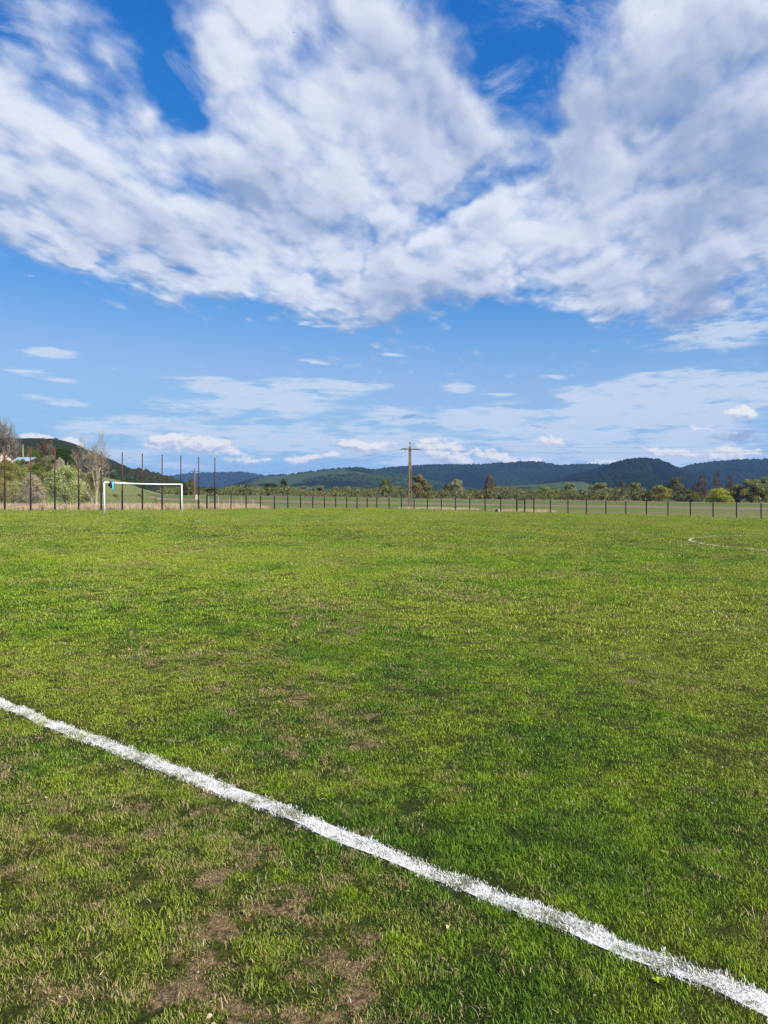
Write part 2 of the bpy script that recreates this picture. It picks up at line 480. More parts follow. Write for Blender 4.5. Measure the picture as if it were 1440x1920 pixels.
M = {
    'black_steel': simple('black steel', (0.012, 0.012, 0.014), 0.45, var=0.4),
    'rust': simple('rusty pipe', (0.070, 0.022, 0.017), 0.8, color2=(0.105, 0.036, 0.024), scale=4.0),
    'wire': simple('fence wire', (0.06, 0.065, 0.065), 0.5, 0.3),
    'white_paint': simple('white goal paint', (0.82, 0.82, 0.80), 0.35, var=0.08, scale=3.0),
    'concrete': simple('weathered concrete', (0.20, 0.135, 0.085), 0.9, color2=(0.10, 0.07, 0.045), scale=2.0, bump_s=0.3),
    'dark_concrete': simple('stained concrete', (0.16, 0.125, 0.10), 0.9, color2=(0.10, 0.08, 0.065), scale=2.0),
    'steel': simple('dull steel', (0.09, 0.085, 0.085), 0.55, 0.4),
    'ceramic': simple('brown glazed insulator', (0.07, 0.03, 0.02), 0.2),
    'cable': simple('overhead cable', (0.05, 0.05, 0.055), 0.5),
    'pale_wood': simple('bleached wood', (0.46, 0.36, 0.25), 0.85, color2=(0.33, 0.26, 0.18), scale=8.0),
    'navy': simple('navy cloth', (0.010, 0.014, 0.045), 0.9, var=0.3),
    'cyan': simple('light blue cloth', (0.10, 0.48, 0.68), 0.85, var=0.12),
    'orange': simple('orange cloth', (0.55, 0.26, 0.04), 0.85, var=0.12),
    'red_panel': simple('faded red sheet metal', (0.36, 0.10, 0.06), 0.7, color2=(0.28, 0.10, 0.08), scale=3.0),
    'sign': simple('sun-bleached sign', (0.60, 0.47, 0.47), 0.6, color2=(0.68, 0.60, 0.58), scale=5.0),
    'plaster': simple('cream plaster', (0.60, 0.50, 0.40), 0.9, color2=(0.50, 0.40, 0.31), scale=1.2),
    'roof_tile': simple('pink clay tiles', (0.40, 0.20, 0.13), 0.85, color2=(0.30, 0.15, 0.10), scale=2.0),
    'metal_roof': simple('pale blue sheet roof', (0.42, 0.50, 0.60), 0.45, 0.2, color2=(0.34, 0.42, 0.54), scale=1.0),
    'plank': simple('brown boards', (0.17, 0.11, 0.07), 0.85, scale=3.0),
    'black_bag': simple('black plastic', (0.010, 0.010, 0.014), 0.35),
    'white_bag': simple('white plastic', (0.66, 0.64, 0.66), 0.5, var=0.12),
    'bird': simple('dark feathers', (0.02, 0.02, 0.022), 0.8),
    'bark': simple('grey bark', (0.20, 0.165, 0.13), 0.9, color2=(0.12, 0.095, 0.075), scale=5.0),
    'pale_bark': simple('pale walnut bark', (0.36, 0.31, 0.22), 0.9, color2=(0.26, 0.22, 0.15), scale=4.0),
    'lime_wash': simple('lime washed bark', (0.66, 0.62, 0.52), 0.9, var=0.15, scale=6.0),
    'window': simple('dark window glass', (0.02, 0.025, 0.03), 0.1),
}

def turf_fields(nt, pos):
    """patchiness shared by the soil and every blade: returns dry, lush, yellow (all 0..1) and plain XY"""
    xy = nt.v('MULTIPLY', pos, (1, 1, 0))
    v_ = nt.v('DOT_PRODUCT', pos, (SU, -CU, 0.0))
    u_ = nt.v('DOT_PRODUCT', pos, (CU, SU, 0.0))
    outside = nt.step(v_, 3.4, 1.6)                                   # worn strip outside the touchline
    n1 = nt.noise(xy, 3.8, 5.0, 0.66, dim='2D')
    n1b = nt.noise(xy, 0.45, 3.0, 0.5, dim='2D')
    dry = nt.m('ADD', nt.m('MULTIPLY_ADD', n1b, 0.50, nt.m('ADD', n1, 0.03)), nt.m('MULTIPLY', outside, 0.125))
    n2 = nt.noise(nt.v('ADD', xy, (31.7, 8.2, 0)), 1.05, 5.0, 0.64, dim='2D')
    n3 = nt.noise(nt.v('ADD', xy, (3.1, 77.0, 0)), 0.20, 4.0, 0.6, dim='2D')
    return dry, n2, n3, u_, v_

# ------------------------------------------------------------------ soil and turf sheet
def turf_ground_material():
    m_, nt, out_ = new_mat('turf soil')
    pos = nt.new('ShaderNodeNewGeometry').outputs['Position']
    dry, n2, n3, u_, v_ = turf_fields(nt, pos)
    fine = nt.noise(nt.v('MULTIPLY', pos, (1, 1, 0)), 38.0, 5.0, 0.7, dim='2D')
    mid = nt.noise(nt.v('MULTIPLY', pos, (1, 1, 0)), 9.0, 5.0, 0.7, dim='2D')
    green = nt.mix(nt.step(n2, 0.38, 0.62), (0.095, 0.115, 0.014), (0.050, 0.080, 0.010))
    green = nt.mix(nt.step(n3, 0.40, 0.62), green, (0.105, 0.115, 0.016))
    green = nt.mix(nt.step(mid, 0.3, 0.7), nt.mix(1.0, green, (0.72, 0.75, 0.7), 'MULTIPLY'), green)
    thatch = nt.mix(nt.step(fine, 0.35, 0.68), (0.140, 0.080, 0.038), (0.38, 0.26, 0.135))
    bare = nt.step(dry, 0.94, 1.05)
    color = nt.mix(bare, nt.mix(nt.step(fine, 0.38, 0.60), nt.mix(1.0, green, (0.5, 0.5, 0.5), 'MULTIPLY'), green), thatch)
    p = nt.new('ShaderNodeBsdfPrincipled')
    nt.put(p.inputs['Base Color'], color)
    p.inputs['Roughness'].default_value = 0.95
    p.inputs['Specular IOR Level'].default_value = 0.15
    b = nt.new('ShaderNodeBump')
    b.inputs['Strength'].default_value = 1.0
    b.inputs['Distance'].default_value = 0.05
    nt.put(b.inputs['Height'], nt.m('ADD', fine, nt.m('MULTIPLY', mid, 1.5)))
    nt.put(p.inputs['Normal'], b.outputs[0])
    nt.t.links.new(p.outputs[0], out_.inputs['Surface'])
    return m_

def blade_material(name, mode):
    m_, nt, out_ = new_mat(name)
    geo = nt.new('ShaderNodeNewGeometry')
    pos = geo.outputs['Position']
    rnd = geo.outputs['Random Per Island']
    obj = nt.new('ShaderNodeObjectInfo').outputs['Random']
    r2 = nt.m('FRACT', nt.m('MULTIPLY_ADD', obj, 7.31, rnd))
    if mode == 'turf':
        dry, n2, n3, u_, v_ = turf_fields(nt, pos)
        g = nt.mix(nt.step(n2, 0.38, 0.64), (0.290, 0.410, 0.026), (0.135, 0.255, 0.018))
        g = nt.mix(nt.step(n3, 0.40, 0.62), g, (0.325, 0.405, 0.040))
        g = nt.mix(r2, nt.mix(1.0, g, (0.34, 0.42, 0.34), 'MULTIPLY'), nt.mix(1.0, g, (1.55, 1.45, 1.6), 'MULTIPLY'))
        straw = nt.mix(rnd, (0.56, 0.43, 0.22), (0.40, 0.31, 0.11))
        fdry = nt.step(nt.m('ADD', dry, nt.m('MULTIPLY', r2, 0.34)), 1.04, 1.19)
        color = nt.mix(fdry, g, straw)
    elif mode == 'paint':
        n = nt.noise(nt.v('MULTIPLY', pos, (1, 1, 0)), 5.0, 3.0, 0.6, dim='2D')
        bare_ = nt.step(nt.m('ADD', nt.m('MULTIPLY', n, 0.9), nt.m('MULTIPLY', r2, 0.30)), 0.64, 0.80)
        color = nt.mix(nt.m('MULTIPLY', bare_, 0.8), nt.mix(rnd, (0.66, 0.67, 0.63), (0.82, 0.82, 0.79)), (0.26, 0.31, 0.17))
    elif mode == 'weeds':
        color = nt.mix(r2, (0.16, 0.26, 0.022), (0.38, 0.44, 0.07))
    else:
        color = nt.mix(r2, (0.74, 0.56, 0.40), (0.46, 0.37, 0.23))
    d = nt.new('ShaderNodeBsdfDiffuse'); nt.put(d.inputs['Color'], color)
    t = nt.new('ShaderNodeBsdfTranslucent'); nt.put(t.inputs['Color'], color)
    mx = nt.new('ShaderNodeMixShader'); mx.inputs[0].default_value = 0.16 if mode == 'paint' else 0.30
    nt.t.links.new(d.outputs[0], mx.inputs[1]); nt.t.links.new(t.outputs[0], mx.inputs[2])
    gl = nt.new('ShaderNodeBsdfGlossy'); gl.inputs['Roughness'].default_value = 0.45
    gl.inputs['Color'].default_value = (0.9, 0.95, 0.9, 1)
    mg = nt.new('ShaderNodeMixShader'); mg.inputs[0].default_value = 0.012
    nt.t.links.new(mx.outputs[0], mg.inputs[1]); nt.t.links.new(gl.outputs[0], mg.inputs[2])
    nt.t.links.new(mg.outputs[0], out_.inputs['Surface'])
    return m_

def leaf_material(name, spread=0.45, white=0.0):
    """foliage: the tree's own colour (object colour), each leaf clump a little different"""
    m_, nt, out_ = new_mat(name)
    rnd = nt.new('ShaderNodeNewGeometry').outputs['Random Per Island']
    oc = nt.new('ShaderNodeObjectInfo').outputs['Color']
    color = nt.mix(rnd, nt.mix(1.0, oc, (1 - spread,) * 3, 'MULTIPLY'), nt.mix(1.0, oc, (1 + spread, 1 + spread, 1 + spread * 0.6), 'MULTIPLY'))
    if white:
        color = nt.mix(nt.step(nt.m('FRACT', nt.m('MULTIPLY', rnd, 13.7)), 1 - white, 1 - white + 0.05), color, (0.62, 0.60, 0.50))
    d = nt.new('ShaderNodeBsdfDiffuse'); nt.put(d.inputs['Color'], color)
    t = nt.new('ShaderNodeBsdfTranslucent'); nt.put(t.inputs['Color'], color)
    mx = nt.new('ShaderNodeMixShader'); mx.inputs[0].default_value = 0.38
    nt.t.links.new(d.outputs[0], mx.inputs[1]); nt.t.links.new(t.outputs[0], mx.inputs[2])
    nt.t.links.new(mx.outputs[0], out_.inputs['Surface'])
    return m_

def field_material():
    """the land beyond the fence: strips of meadow, stubble and dry grass"""
    m_, nt, out_ = new_mat('farmland')
    pos = nt.new('ShaderNodeNewGeometry').outputs['Position']
    xy = nt.v('MULTIPLY', pos, (1, 1, 0))
    n = nt.noise(xy, 0.03, 4.0, 0.6, dim='2D')
    x_, y_, z_ = nt.sep(pos)[:3]
    s_ = nt.m('ADD', nt.m('MULTIPLY_ADD', x_, 0.10, y_), nt.m('MULTIPLY', nt.m('SUBTRACT', n, 0.5), 34.0))
    rp = nt.new('ShaderNodeValToRGB')
    cr = rp.color_ramp
    cr.interpolation = 'LINEAR'
    stops = [(70, (0.18, 0.20, 0.055)), (96, (0.17, 0.18, 0.058)), (114, (0.20, 0.17, 0.080)), (120, (0.15, 0.185, 0.045)), (148, (0.115, 0.160, 0.036)), (156, (0.23, 0.175, 0.11)), (176, (0.25, 0.185, 0.115)),
             (186, (0.110, 0.155, 0.036)), (232, (0.130, 0.165, 0.045)), (250, (0.26, 0.20, 0.115)), (320, (0.23, 0.19, 0.10)), (420, (0.11, 0.14, 0.06))]
    while len(cr.elements) < len(stops):
        cr.elements.new(0.5)
    for e, (p_, c_) in zip(cr.elements, stops):
        e.position = p_ / 500.0
        e.color = (*c_, 1)
    nt.put(rp.inputs[0], nt.m('DIVIDE', s_, 500.0))
    fine = nt.noise(xy, 1.6, 5.0, 0.7, dim='2D')
    col_ = nt.mix(nt.step(fine, 0.3, 0.7), nt.mix(1.0, rp.outputs[0], (0.7, 0.72, 0.7), 'MULTIPLY'), nt.mix(1.0, rp.outputs[0], (1.15, 1.12, 1.1), 'MULTIPLY'))
    # the bank on the left is rough meadow
    bank = nt.m('MULTIPLY', nt.step(nt.m('MULTIPLY_ADD', y_, 0.30, x_), 0.0, -4.0), nt.step(y_, 84.0, 92.0))
    col_ = nt.mix(bank, col_, nt.mix(nt.step(fine, 0.35, 0.65), (0.11, 0.14, 0.04), (0.19, 0.19, 0.08)))
    p = nt.new('ShaderNodeBsdfPrincipled')
    nt.put(p.inputs['Base Color'], col_)
    p.inputs['Roughness'].default_value = 1.0
    p.inputs['Specular IOR Level'].default_value = 0.1
    b = nt.new('ShaderNodeBump'); b.inputs['Strength'].default_value = 0.6; b.inputs['Distance'].default_value = 0.25
    nt.put(b.inputs['Height'], fine); nt.put(p.inputs['Normal'], b.outputs[0])
    nt.t.links.new(p.outputs[0], out_.inputs['Surface'])
    return m_

def hill_material(name, forest, grass, earth, grass_cut, scale, earth_cut=0.72):
    """far slopes: woodland, pasture and bare patches"""
    m_, nt, out_ = new_mat(name)
    pos = nt.new('ShaderNodeNewGeometry').outputs['Position']
    n = nt.noise(pos, scale, 5.0, 0.6)
    n2 = nt.noise(nt.v('ADD', pos, (900.0, 300.0, 0)), scale * 1.4, 4.0, 0.6)
    fine = nt.noise(pos, scale * 14, 5.0, 0.7)
    fo = nt.mix(nt.step(fine, 0.3, 0.7), tuple(k * 0.6 for k in forest), tuple(k * 1.35 for k in forest))
    gr = nt.mix(nt.step(fine, 0.3, 0.7), tuple(k * 0.85 for k in grass), tuple(k * 1.12 for k in grass))
    cc = nt.mix(nt.step(n, grass_cut, grass_cut + 0.03), fo, gr)
    cc = nt.mix(nt.step(n2, earth_cut, earth_cut + 0.05), cc, earth)
    p = nt.new('ShaderNodeBsdfDiffuse')
    nt.put(p.inputs['Color'], cc)
    nt.t.links.new(p.outputs[0], out_.inputs['Surface'])
    return m_

M['turf'] = turf_ground_material()
M['blade'] = blade_material('grass blades', 'turf')
M['paint_blade'] = blade_material('painted grass blades', 'paint')
M['weed_blade'] = blade_material('weeds', 'weeds')
M['reed_blade'] = blade_material('dry reeds', 'reeds')
M['leaf'] = leaf_material('leaves')
M['blossom_leaf'] = leaf_material('leaves and blossom', white=0.22)
M['field'] = field_material()
def chalk_material():
    """chalk on turf: thick in places, worn down to grey-green in others"""
    m_, nt, out_ = new_mat('chalk line')
    pos = nt.v('MULTIPLY', nt.new('ShaderNodeNewGeometry').outputs['Position'], (1, 1, 0))
    n = nt.noise(pos, 5.0, 3.0, 0.6, dim='2D')
    f = nt.noise(pos, 60.0, 4.0, 0.7, dim='2D')
    worn = nt.step(nt.m('ADD', nt.m('MULTIPLY', n, 1.0), nt.m('MULTIPLY', f, 0.8)), 0.86, 1.04)
    p = nt.new('ShaderNodeBsdfPrincipled')
    nt.put(p.inputs['Base Color'], nt.mix(worn, nt.mix(f, (0.50, 0.49, 0.45), (0.80, 0.80, 0.77)), (0.15, 0.15, 0.07)))
    p.inputs['Roughness'].default_value = 0.95
    b = nt.new('ShaderNodeBump'); b.inputs['Strength'].default_value = 0.6; b.inputs['Distance'].default_value = 0.01
    nt.put(b.inputs['Height'], f); nt.put(p.inputs['Normal'], b.outputs[0])
    nt.t.links.new(p.outputs[0], out_.inputs['Surface'])
    return m_
M['line'] = chalk_material()

# ================================================================== the land
def sinh_axis(lo, hi, step0, n):
    """spacing step0 near zero, growing outwards"""
    def half(L, k):
        if L <= 0: return np.array([0.0])
        t = np.linspace(0, 1, k)
        lo_b, hi_b = 1e-3, 16.0
        for _ in range(60):
            b = (lo_b + hi_b) / 2
            if L * np.sinh(b * t[1]) / np.sinh(b) > step0: lo_b = b
            else: hi_b = b
        return L * np.sinh(b * t) / np.sinh(b)
    pos, neg = half(hi, n), half(-lo, max(8, int(n * 0.6)))
    return np.concatenate([-neg[:0:-1], pos])

U_FENCE, V_FENCE = 63.2, 78.6

# wide land sheet
gx = sinh_axis(-14000, 14000, 1.2, 150)
gy = sinh_axis(-14000, 14000, 1.2, 220)
GX, GY = np.meshgrid(gx, gy, indexing='ij')
UU, VV = to_uv(GX, GY)
inside = np.minimum(np.minimum(UU + 76, U_FENCE + 0.6 - UU), np.minimum(VV + 26, V_FENCE + 0.6 - VV))
GZ = zg(GX, GY) - 0.25 * sm(inside, -2.0, 1.0)
land = link('ground', np_mesh('ground', np.stack([GX, GY, GZ], -1).reshape(-1, 3), grid_faces(len(gx), len(gy)), M['field'], True))
tag(land, kind='structure')

# turf sheet of the pitch, its rim turned down into the land
pu = sinh_axis(-74, U_FENCE + 0.4, 0.045, 330)
pv = sinh_axis(-24, V_FENCE + 0.4, 0.045, 330)
PU, PV = np.meshgrid(pu, pv, indexing='ij')
PX, PY = uv(PU, PV)
PZ = zg(PX, PY) + bump(PX, PY)
rim = np.zeros_like(PZ, bool)
rim[0, :] = rim[-1, :] = rim[:, 0] = rim[:, -1] = True
PZ = np.where(rim, PZ - 0.45, PZ)
pitch = link('pitch_turf', np_mesh('pitch_turf', np.stack([PX, PY, PZ], -1).reshape(-1, 3), grid_faces(len(pu), len(pv)), M['turf'], True))
tag(pitch, kind='structure')

# ------------------------------------------------------------------ chalk lines
V_NEAR, PITCH_W, U_GOAL = 2.77, 66.9, 54.4
V_MID, V_FAR = V_NEAR + 33.45, V_NEAR + 66.9
LW = 0.108
def poly_line(pts_uv, closed=False):
    """centre line points every ~0.25 m"""
    out_ = []
    P = [np.array(p, float) for p in pts_uv]
    if closed: P.append(P[0])
    for a, b in zip(P[:-1], P[1:]):
        n = max(1, int(np.linalg.norm(b - a) / 0.08))
        for k in range(n):
            out_.append(a + (b - a) * k / n)
    out_.append(P[-1])
    return np.array(out_)
def arc_pts(cu, cv, r, a0, a1):
    t = np.linspace(R(a0), R(a1), max(12, int(abs(a1 - a0) * r / 12)))
    return np.stack([cu + r * np.cos(t), cv + r * np.sin(t)], -1)

MARKS = {
    'touchline_marking': poly_line([(U_GOAL, V_NEAR), (-50, V_NEAR)]),
    'far_touchline_marking': poly_line([(U_GOAL, V_FAR), (-50, V_FAR)]),
    'goal_line_marking': poly_line([(U_GOAL, V_NEAR), (U_GOAL, V_FAR)]),
    'penalty_area_marking': poly_line([(U_GOAL, V_MID - 20.16), (U_GOAL - 16.5, V_MID - 20.16), (U_GOAL - 16.5, V_MID + 20.16), (U_GOAL, V_MID + 20.16)]),
    'goal_area_marking': poly_line([(U_GOAL, V_MID - 9.16), (U_GOAL - 5.5, V_MID - 9.16), (U_GOAL - 5.5, V_MID + 9.16), (U_GOAL, V_MID + 9.16)]),
    'penalty_arc_marking': arc_pts(U_GOAL - 11, V_MID, 9.15, 127, 233),
    'centre_circle_marking': arc_pts(1.75, V_MID, 9.15, 0, 360),
}
for name, pts in MARKS.items():
    d = np.gradient(pts, axis=0)
    d /= np.linalg.norm(d, axis=1)[:, None]
    nrm = np.stack([-d[:, 1], d[:, 0]], -1)
    wob = 1 + 0.13 * np.sin(np.arange(len(pts)) * 0.67) * np.sin(np.arange(len(pts)) * 0.12)
    rows = []
    for k in (-0.5, -0.17, 0.17, 0.5):
        q = pts + nrm * (k * LW * wob)[:, None]
        x, y = uv(q[:, 0], q[:, 1])
        rows.append(np.stack([x, y, zg(x, y) + bump(x, y) + 0.005], -1))
    V_ = np.stack(rows, 1).reshape(-1, 3)
    tag(link(name, np_mesh(name, V_, grid_faces(len(pts), 4), M['line'], True)), kind='structure')

# ================================================================== grass
def tuft(name, n, radius, h, w, mat, lean=0.8, seg=2, hvar=0.45):
    """a patch of n blades; every blade is a bent, tapering strip"""
    vs, fs = [], []
    for i in range(n):
        r = radius * math.sqrt(random.random()); a = random.uniform(0, 2 * math.pi)
        bx, by = r * math.cos(a), r * math.sin(a)
        L = h * random.uniform(1 - hvar, 1 + hvar)
        d = random.uniform(0, 2 * math.pi)
        ln = min(1.35 if lean < 1.6 else 1.75, abs(random.gauss(lean, 0.3)))
        ww = w * random.uniform(0.7, 1.25) / 2
        side = (-math.sin(d) * ww, math.cos(d) * ww)
        tw = random.uniform(-0.8, 0.8)
        side = (math.cos(d + math.pi / 2 + tw) * ww, math.sin(d + math.pi / 2 + tw) * ww)
        o = len(vs)
        x, y, z = bx, by, -0.004
        for k in range(seg):
            kk = 1 - 0.35 * k / seg
            vs.append((x - side[0] * kk, y - side[1] * kk, z)); vs.append((x + side[0] * kk, y + side[1] * kk, z))
            ang = ln * (k + 0.6) / seg
            x += math.cos(d) * math.sin(ang) * L / seg; y += math.sin(d) * math.sin(ang) * L / seg; z += math.cos(ang) * L / seg
        vs.append((x, y, z))
        for k in range(seg - 1):
            fs.append((o + 2 * k, o + 2 * k + 1, o + 2 * k + 3)); fs.append((o + 2 * k, o + 2 * k + 3, o + 2 * k + 2))
        fs.append((o + 2 * seg - 2, o + 2 * seg - 1, o + 2 * seg))
    return np_mesh(name, vs, fs, mat)

def scatter(name, pts, scale_xy, scale_z, variants, kind='stuff', patchy=False, tilt=0.12):
    """one object: instances of the tuft variants on points (geometry nodes)"""
    pts = np.asarray(pts, np.float32)
    n = len(pts)
    me = bpy.data.meshes.new(name)
    me.vertices.add(n); me.vertices.foreach_set('co', pts.ravel())
    sc_ = me.attributes.new('tuft_scale', 'FLOAT_VECTOR', 'POINT')
    s3 = np.stack([scale_xy, scale_xy, scale_z], -1).astype(np.float32)
    sc_.data.foreach_set('vector', s3.ravel())
    rt = me.attributes.new('tuft_rot', 'FLOAT_VECTOR', 'POINT')
    rr = np.stack([RNG.normal(0, tilt, n), RNG.normal(0, tilt, n), RNG.uniform(0, 6.283, n)], -1).astype(np.float32)
    rt.data.foreach_set('vector', rr.ravel())
    ix = me.attributes.new('tuft_kind', 'INT', 'POINT')
    ix.data.foreach_set('value', RNG.integers(0, len(variants), n).astype(np.int32))
    o = link(name, me)
    tag(o, kind=kind)
    src = bpy.data.collections.new(name + ' tufts')
    for i, vm in enumerate(variants):
        src.objects.link(bpy.data.objects.new('tuft', vm))
    ng = bpy.data.node_groups.new(name, 'GeometryNodeTree')
    ng.interface.new_socket('Geometry', in_out='INPUT', socket_type='NodeSocketGeometry')
    ng.interface.new_socket('Geometry', in_out='OUTPUT', socket_type='NodeSocketGeometry')
    nt = NT(ng)
    gi, go = nt.new('NodeGroupInput'), nt.new('NodeGroupOutput')
    ci = nt.new('GeometryNodeCollectionInfo')
    ci.inputs['Collection'].default_value = src
    ci.inputs['Separate Children'].default_value = True
    ci.inputs['Reset Children'].default_value = True
    iop = nt.new('GeometryNodeInstanceOnPoints')
    def attr(nm, dt):
        a = nt.new('GeometryNodeInputNamedAttribute', data_type=dt)
        a.inputs['Name'].default_value = nm
        return a.outputs['Attribute']
    nt.put(iop.inputs['Points'], gi.outputs[0])
    nt.put(iop.inputs['Instance'], ci.outputs[0])
    iop.inputs['Pick Instance'].default_value = True
    nt.put(iop.inputs['Instance Index'], attr('tuft_kind', 'INT'))
    nt.put(iop.inputs['Rotation'], attr('tuft_rot', 'FLOAT_VECTOR'))
    sv = attr('tuft_scale', 'FLOAT_VECTOR')
    if patchy:
        pos = nt.new('GeometryNodeInputPosition').outputs[0]
        dry, n2, n3, u_, v_ = turf_fields(nt, pos)
        k = nt.step(dry, 1.04, 0.86, 0.30, 1.0, 'LINEAR')              # thin, short grass where the ground is bare
        lush = nt.step(n2, 0.45, 0.70, 0.92, 1.25, 'LINEAR')
        kk = nt.m('MULTIPLY', k, lush)
        sv = nt.v('MULTIPLY', sv, nt.xyz(nt.m('POWER', kk, 0.5), nt.m('POWER', kk, 0.5), kk))
    nt.put(iop.inputs['Scale'], sv)
    nt.put(go.inputs[0], iop.outputs[0])
    md = o.modifiers.new('scatter', 'NODES')
    md.node_group = ng
    return o

def sector(r0, r1, density, half=R(34), centre=0.0):
    area = half * (r1 * r1 - r0 * r0)
    n = int(area * density)
    r = np.sqrt(RNG.uniform(r0 * r0, r1 * r1, n))
    a = RNG.uniform(-half, half, n) + centre
    return np.stack([r * np.sin(a), r * np.cos(a)], -1)

def on_pitch(p, margin=0.2):
    u, v = to_uv(p[:, 0], p[:, 1])
    return (u < U_FENCE - margin) & (v < V_FENCE - margin) & (u > -73) & (v > -23)

def line_points(step, jitter, names):
    out_ = []
    for nm in names:
        P = MARKS[nm]
        seg = np.linalg.norm(np.diff(P, axis=0), axis=1)
        cum = np.concatenate([[0], np.cumsum(seg)])
        n = int(cum[-1] / step)
        t = RNG.uniform(0, cum[-1], n)
        i = np.clip(np.searchsorted(cum, t) - 1, 0, len(P) - 2)
        f = (t - cum[i]) / np.maximum(seg[i], 1e-6)
        q = P[i] + (P[i + 1] - P[i]) * f[:, None]
        dd = (P[i + 1] - P[i]) / seg[i][:, None]
        q = q + np.stack([-dd[:, 1], dd[:, 0]], -1) * RNG.uniform(-jitter, jitter, n)[:, None]
        out_.append(q)
    q = np.concatenate(out_)
    x, y = uv(q[:, 0], q[:, 1])
    return np.stack([x, y], -1)

def near_line(p, w):
    """True where a point lies on one of the chalk lines"""
    u, v = to_uv(p[:, 0], p[:, 1])
    on = (np.abs(v - V_NEAR) < w) & (u < U_GOAL)
    on |= (np.abs(u - U_GOAL) < w) & (v > V_NEAR) & (v < V_FAR)
    on |= (np.abs(v - V_FAR) < w) & (u < U_GOAL)
    on |= (np.abs(u - (U_GOAL - 16.5)) < w) & (np.abs(v - V_MID) < 20.16)
    on |= np.abs(np.hypot(u - 1.75, v - V_MID) - 9.15) < w
    on |= (np.abs(np.hypot(u - U_GOAL + 11, v - V_MID) - 9.15) < w) & (u < U_GOAL - 16.5)
    return on

def ground_pts(p, lift=0.0):
    return np.stack([p[:, 0], p[:, 1], zg(p[:, 0], p[:, 1]) + bump(p[:, 0], p[:, 1]) + lift], -1)

near_v = [tuft('grass tuft', 100, 0.065, 0.0165, 0.0018, M['blade'], 1.25, 3, 0.6) for _ in range(7)] + [tuft('grass tuft', 44, 0.040, 0.024, 0.0021, M['blade'], 1.2, 3, 0.5)]
mid_v = [tuft('grass tuft', 120, 0.12, 0.0155, 0.0027, M['blade'], 1.2, 2, 0.6) for _ in range(5)]
far_v = [tuft('grass tuft', 150, 0.30, 0.026, 0.0075, M['blade'], 0.9, 2) for _ in range(5)]
vfar_v = [tuft('grass tuft', 170, 0.75, 0.032, 0.018, M['blade'], 0.9, 1) for _ in range(5)]

zones = [((1.0, 5.6), 420, near_v, 0.075, 0.0, 1.6), ((4.0, 13.0), 190, mid_v, 0.085, 1.6, 5.0), ((8.0, 32.0), 36, far_v, 0.09, 5.0, 12.0), ((20.0, 110.0), 5.5, vfar_v, 0.10, 12.0, 0.0)]
for (r0, r1), dens, vs_, lw, fin, fout in zones:
    p = sector(r0, r1, dens, R(75) if r1 < 6 else R(62))
    rr_ = np.hypot(p[:, 0], p[:, 1])
    prob = np.ones(len(p))                     # neighbouring zones fade into each other
    if fin: prob *= np.clip((rr_ - r0) / fin, 0, 1)
    if fout: prob *= np.clip((r1 - rr_) / fout, 0, 1)
    p = p[RNG.uniform(0, 1, len(p)) < prob]
    p = p[on_pitch(p)]
    p = p[~near_line(p, lw if r1 < 40 else 0.07)]
    s = RNG.uniform(0.75, 1.3, len(p))
    scatter('pitch_grass', ground_pts(p), s, s * RNG.uniform(0.8, 1.2, len(p)), vs_, patchy=True)

# blades the line marker has painted
paint_near = [tuft('painted tuft', 34, 0.04, 0.0135, 0.0032, M['paint_blade'], 1.3, 3, 0.6) for _ in range(4)]
paint_far = [tuft('painted tuft', 15, 0.05, 0.040, 0.014, M['paint_blade'], 0.9, 2) for _ in range(4)]
p = line_points(0.0034, 0.047, ['touchline_marking'])
p = p[np.hypot(p[:, 0], p[:, 1]) < 14]
s = RNG.uniform(0.7, 1.2, len(p))
scatter('painted_grass', ground_pts(p), s, s, paint_near)
p = line_points(0.12, 0.045, list(MARKS))
p = p[(np.hypot(p[:, 0], p[:, 1]) >= 14) & (p[:, 1] > 0) & (np.abs(p[:, 0]) < p[:, 1] * 2.0 + 3)]
# far lines are worn: some stretches have almost gone
keep = (np.sin(p[:, 0] * 0.9 + 1.0) * np.sin(p[:, 1] * 0.7) + RNG.uniform(-0.6, 0.9, len(p))) > -0.25
p = p[keep]
s = RNG.uniform(0.7, 1.2, len(p))
scatter('painted_grass', ground_pts(p), s, s, paint_far)

# broad-leaved rosettes, dead stalks and leaf litter in the near turf
def rosette(name, n, r, w, mat):
    vs, fs = [], []
    for i in range(n):
        a = 2 * math.pi * i / n + random.uniform(-0.3, 0.3); L = r * random.uniform(0.6, 1.1); lift = random.uniform(0.10, 0.55)
        o = len(vs)
        for t, ww in ((0.08, 0.25), (0.5, 0.9), (0.8, 0.75), (1.0, 0.05)):
            z = 0.006 + L * lift * math.sin(t * 2.2) * 0.8
            for sgn in (-1, 1):
                vs.append((math.cos(a) * L * t - math.sin(a) * ww * w * sgn / 2, math.sin(a) * L * t + math.cos(a) * ww * w * sgn / 2, z + 0.25 * ww * w * abs(sgn)))
        for k in range(3):
            fs.append((o + 2 * k, o + 2 * k + 1, o + 2 * k + 3)); fs.append((o + 2 * k, o + 2 * k + 3, o + 2 * k + 2))
    return np_mesh(name, vs, fs, mat)
ros_v = [rosette('leaf rosette', random.randint(6, 10), random.uniform(0.018, 0.032), random.uniform(0.007, 0.011), M['blade']) for _ in range(5)]
p = sector(1.5, 9, 2.0, R(60))
p = p[~near_line(p, 0.07)]
s = RNG.uniform(0.6, 1.3, len(p))
scatter('turf_weeds', ground_pts(p), s, s, ros_v)
litter_v = [tuft('dead stalk', 6, 0.04, 0.024, 0.0020, M['reed_blade'], 1.7, 3, 0.6) for _ in range(9)] + [rosette('fallen leaf', 1, 0.024, 0.011, M['reed_blade'])]
p = sector(1.5, 9, 48.0, R(40))
